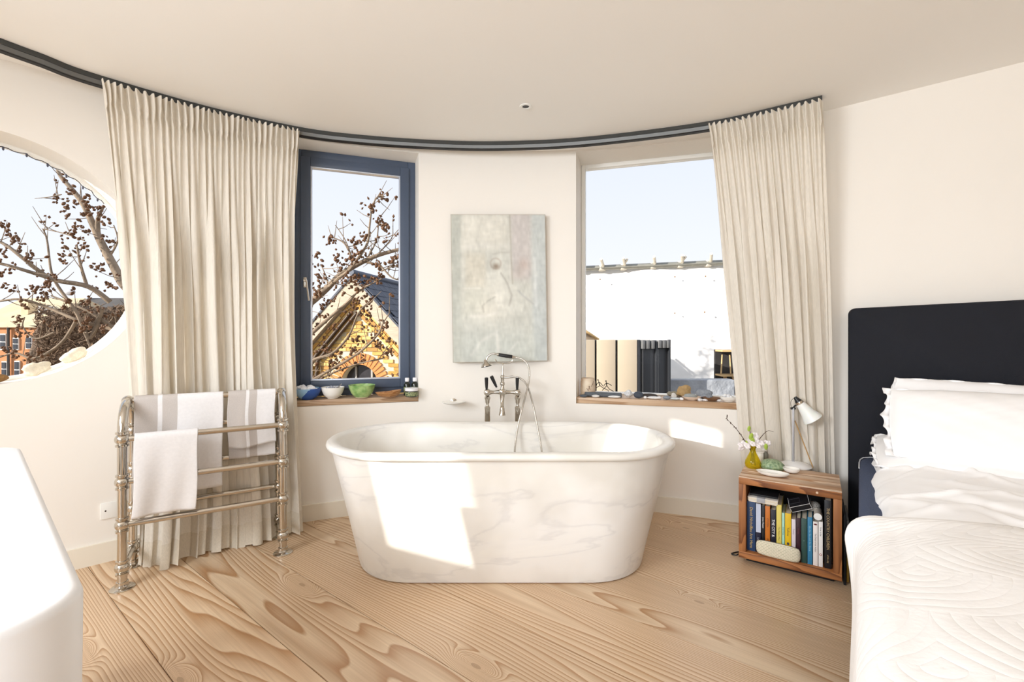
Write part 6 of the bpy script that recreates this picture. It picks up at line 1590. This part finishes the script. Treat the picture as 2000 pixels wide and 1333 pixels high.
# ------------------------------------------------------------------ outside: sheeted scaffold through the right window
M_TARP = pm('white_sheeting', C(240, 238, 234), 0.8, var=(0.7, 0.03), bump=(1.4, 0.35, 0.3)); M_POLE = pm('galvanised_pole', C(150, 148, 138), 0.45, 0.6, var=(12, 0.15)); M_CLAMP = pm('pale_clamp', C(214, 206, 190), 0.5, 0.3, var=(20, 0.1))
def pp_(x): t = (x-1100)/(1480-1100); Y = 8.06+(7.18-8.06)*t; return Y
scf = thing('sheeted_scaffold', 'white sheeted scaffold with a pole and clamps along its top', 'scaffold', (1.9, 7.6, -3.0))
pA, pB = px(1085, 527, pp_(1085)), px(1500, 507.5, pp_(1500)); pB.z = pA.z
MB().tube([pA, pB], 0.045, 12).build('top_pole', M_POLE, scf)
def tarp(u, v):
    p_ = pA.lerp(pB, u); z = pA.z-0.03 - v*(pA.z+3.0); wv = 0.03*sin(u*9+v*3)+0.02*sin(u*23+v*7)+0.015*sin(v*19+u*5)
    return Vector((p_.x, p_.y+0.07+wv-0.55*max(0, v-0.15), z))
MB().grid(60, 40, tarp).build('sheeting', M_TARP, scf, smooth=180)
for i, x in enumerate((1134, 1175, 1217, 1275, 1328, 1383, 1440)):
    p_ = px(x, 500, pp_(x)); p_.z = pA.z; mb = MB()
    d = Vector((0.05, 0.10, 0.0))
    mb.tube([p_+Vector((-0.06, -0.26, 0.11)), p_+Vector((0.06, 0.04, -0.03))], 0.024, 8); mb.build('clamp_tube', M_CLAMP, scf)
    mb = MB(); mb.bbox(p_, (0.10, 0.12, 0.11), 0.02)
    if i % 2 == 0: mb.tube([p_+Vector((0.02, -0.2, 0.10)), p_+Vector((-0.02, 0.0, 0.0))], 0.022, 8)
    mb.build('clamp', M_CLAMP, scf)
for (x, y) in ((1318, 541), (1378, 540), (1172, 546), (1318, 612), (1376, 610)):
    p_ = px(x, y, pp_(x)-0.10); MB().ball(p_, 0.014, 8, (1, 0.6, 1)).build('toggle', fm((150, 120, 96)), scf)

# vent housing: pale panels with black gaps, dark grille on the near corner
VY0 = 5.2
M_PANEL = pm('cream_panel', C(190, 176, 154), 0.5, var=(2, 0.06)); M_DARKP = pm('charcoal_panel', C(44, 46, 50), 0.35, var=(3, 0.15)); M_FIN = pm('grey_fin', C(120, 120, 120), 0.5, var=(6, 0.1))
vh = thing('vent_housing', 'rooftop plant housing of cream panels with a charcoal louvred end', 'vent housing', (1.1, VY0, -3.05))
zt_ = px(1200, 664, VY0).z; zb_ = -3.05
VX = lambda x: px(x, 700, VY0).x
MB().box(((VX(1125)+VX(1245))/2, VY0+0.35, (zt_+zb_)/2-0.004), (VX(1245)-VX(1125)-0.004, 0.66, zt_-zb_-0.008)).build('core', pm('black_gap', C(16, 16, 16), 0.8, var=(4, 0.1)), vh, smooth=0)
for (a, b) in ((1112, 1161.5), (1165.5, 1202), (1206.5, 1244)):
    MB().bbox(((VX(a)+VX(b))/2, VY0+0.005, (zt_+zb_)/2), (VX(b)-VX(a), 0.03, zt_-zb_), 0.006).build('panel', M_PANEL, vh)
# dark end turns away to the right
e0_, e1_ = px(1245, 664, VY0), px(1309, 664, VY0+0.12); e0_.z = e1_.z = zt_
ed = (e1_-e0_); ed.z = 0; el = ed.length; ed.normalize(); en = Vector((ed.y, -ed.x, 0))
ME = Matrix(((ed.x, -en.x, 0, e0_.x), (ed.y, -en.y, 0, e0_.y), (0, 0, 1, 0), (0, 0, 0, 1)))
def ebox(nm, x0, x1, y0, y1, z0, z1, mat, bv=0.004):
    mb = MB().bbox(((x0+x1)/2, (y0+y1)/2, (z0+z1)/2), (x1-x0, y1-y0, z1-z0), bv); mb.xform(ME); return mb.build(nm, mat, vh)
ebox('end_panel', 0.0, el, 0.02, 0.6, zb_, zt_-0.006, M_DARKP, 0.02)
ebox('corner_post', 0.0, 0.030, -0.012, 0.02, zb_, zt_, M_DARKP); ebox('corner_post', el-0.026, el, -0.012, 0.02, zb_, zt_, M_DARKP); ebox('mullion', el*0.545, el*0.545+0.025, -0.012, 0.02, zb_, zt_-0.02, M_DARKP)
for f_ in (0.10, 0.24, 0.39, 0.60, 0.73, 0.85): ebox('fin', el*f_, el*f_+0.040, -0.03, 0.02, zt_-0.105+0.01*(f_ > 0.5), zt_-0.004, M_FIN)
for f_ in (0.15, 0.62): ebox('glint_bar', el*f_, el*f_+0.006, -0.004, 0.02, zb_, zt_-0.11, M_FIN, 0.001)

q0 = px(1310, 742, 5.6); q1 = px(1412, 742, 5.6)
pf = MB().bbox(((q0.x+q1.x)/2, 5.7, (q0.z-3.05)/2), (q1.x-q0.x+0.3, 0.2, q0.z+3.05), 0.02).build('lead_parapet', pm('rough_lead', C(160, 164, 170), 0.7, var=(6, 0.2), bump=(14, 0.6, 0.03))); tag(pf, 'low grey lead parapet below the white sheeting', 'parapet')
rk = thing('timber_rack', 'dark rack stacked with timber lengths beside the right curtain', 'rack', (px(1430, 720, 5.9).x, 5.9, -3.05))
x0, x1 = px(1409, 700, 5.9).x, px(1462, 700, 5.9).x; z0, z1 = px(0, 775, 5.9).z, px(0, 684, 5.9).z
MB().box(((x0+x1)/2, 6.1, (z0+z1)/2), (x1-x0, 0.04, z1-z0)).build('back', pm('dark_rack', C(58, 56, 56), 0.8, var=(6, 0.4)), rk, smooth=0)
for x_ in (x0+0.03, x1-0.03): MB().box((x_, 6.05, (z0-3.05)/2), (0.06, 0.08, z0+3.05)).build('leg', M_DARKP, rk, smooth=0)
M_TIMB = pm('raw_timber', C(206, 172, 122), 0.7, var=(9, 0.25))
for zf in (0.0, 0.45, 0.98): MB().box(((x0+x1)/2, 5.98, z0+(z1-z0)*zf), (x1-x0, 0.22, 0.022)).build('shelf', M_TIMB, rk, smooth=0)
rg = random.Random(3)
for i in range(9):
    xx = x0+(x1-x0)*rg.random(); zf = 0.47 if i % 2 else 0.02
    MB().tube([(xx, 5.92, z0+(z1-z0)*zf+0.01), (xx+rg.uniform(-0.05, 0.06), 5.98, z0+(z1-z0)*(zf+0.42))], 0.009, 6).build('timber_length', M_TIMB, rk)
pr = thing('tiled_roof_corner', 'small corner of brown tiled roof behind the cream panels', 'roof', (px(1140, 650, 6.5).x, 6.5, 0))
a, b, c = px(1100, 620, 6.5), px(1166, 664, 6.5), px(1100, 668, 6.3)
MB().add([a, b, c, a+Vector((0, .3, -.02)), b+Vector((0, .3, -.02)), c+Vector((0, .3, -.02))], [(0, 2, 1), (3, 4, 5), (0, 1, 4, 3), (1, 2, 5, 4), (2, 0, 3, 5)]).build('tiles', pm('brown_tiles', C(168, 148, 122), 0.8, var=(14, 0.3), stretch=(1, 1, 5)), pr, smooth=0)
MB().tube([a+Vector((0, -0.03, 0.01)), b+Vector((0.02, -0.03, 0))], 0.02, 8).build('copper_edge', pm('copper_edge', C(226, 190, 132), 0.4, 0.4, var=(9, 0.2)), pr)
gd = MB().box((0, 30, -3.2), (160, 120, 0.3)).build('ground', pm('ground', C(150, 140, 124), 0.95, var=(0.3, 0.3)), None, smooth=0); structure(gd)
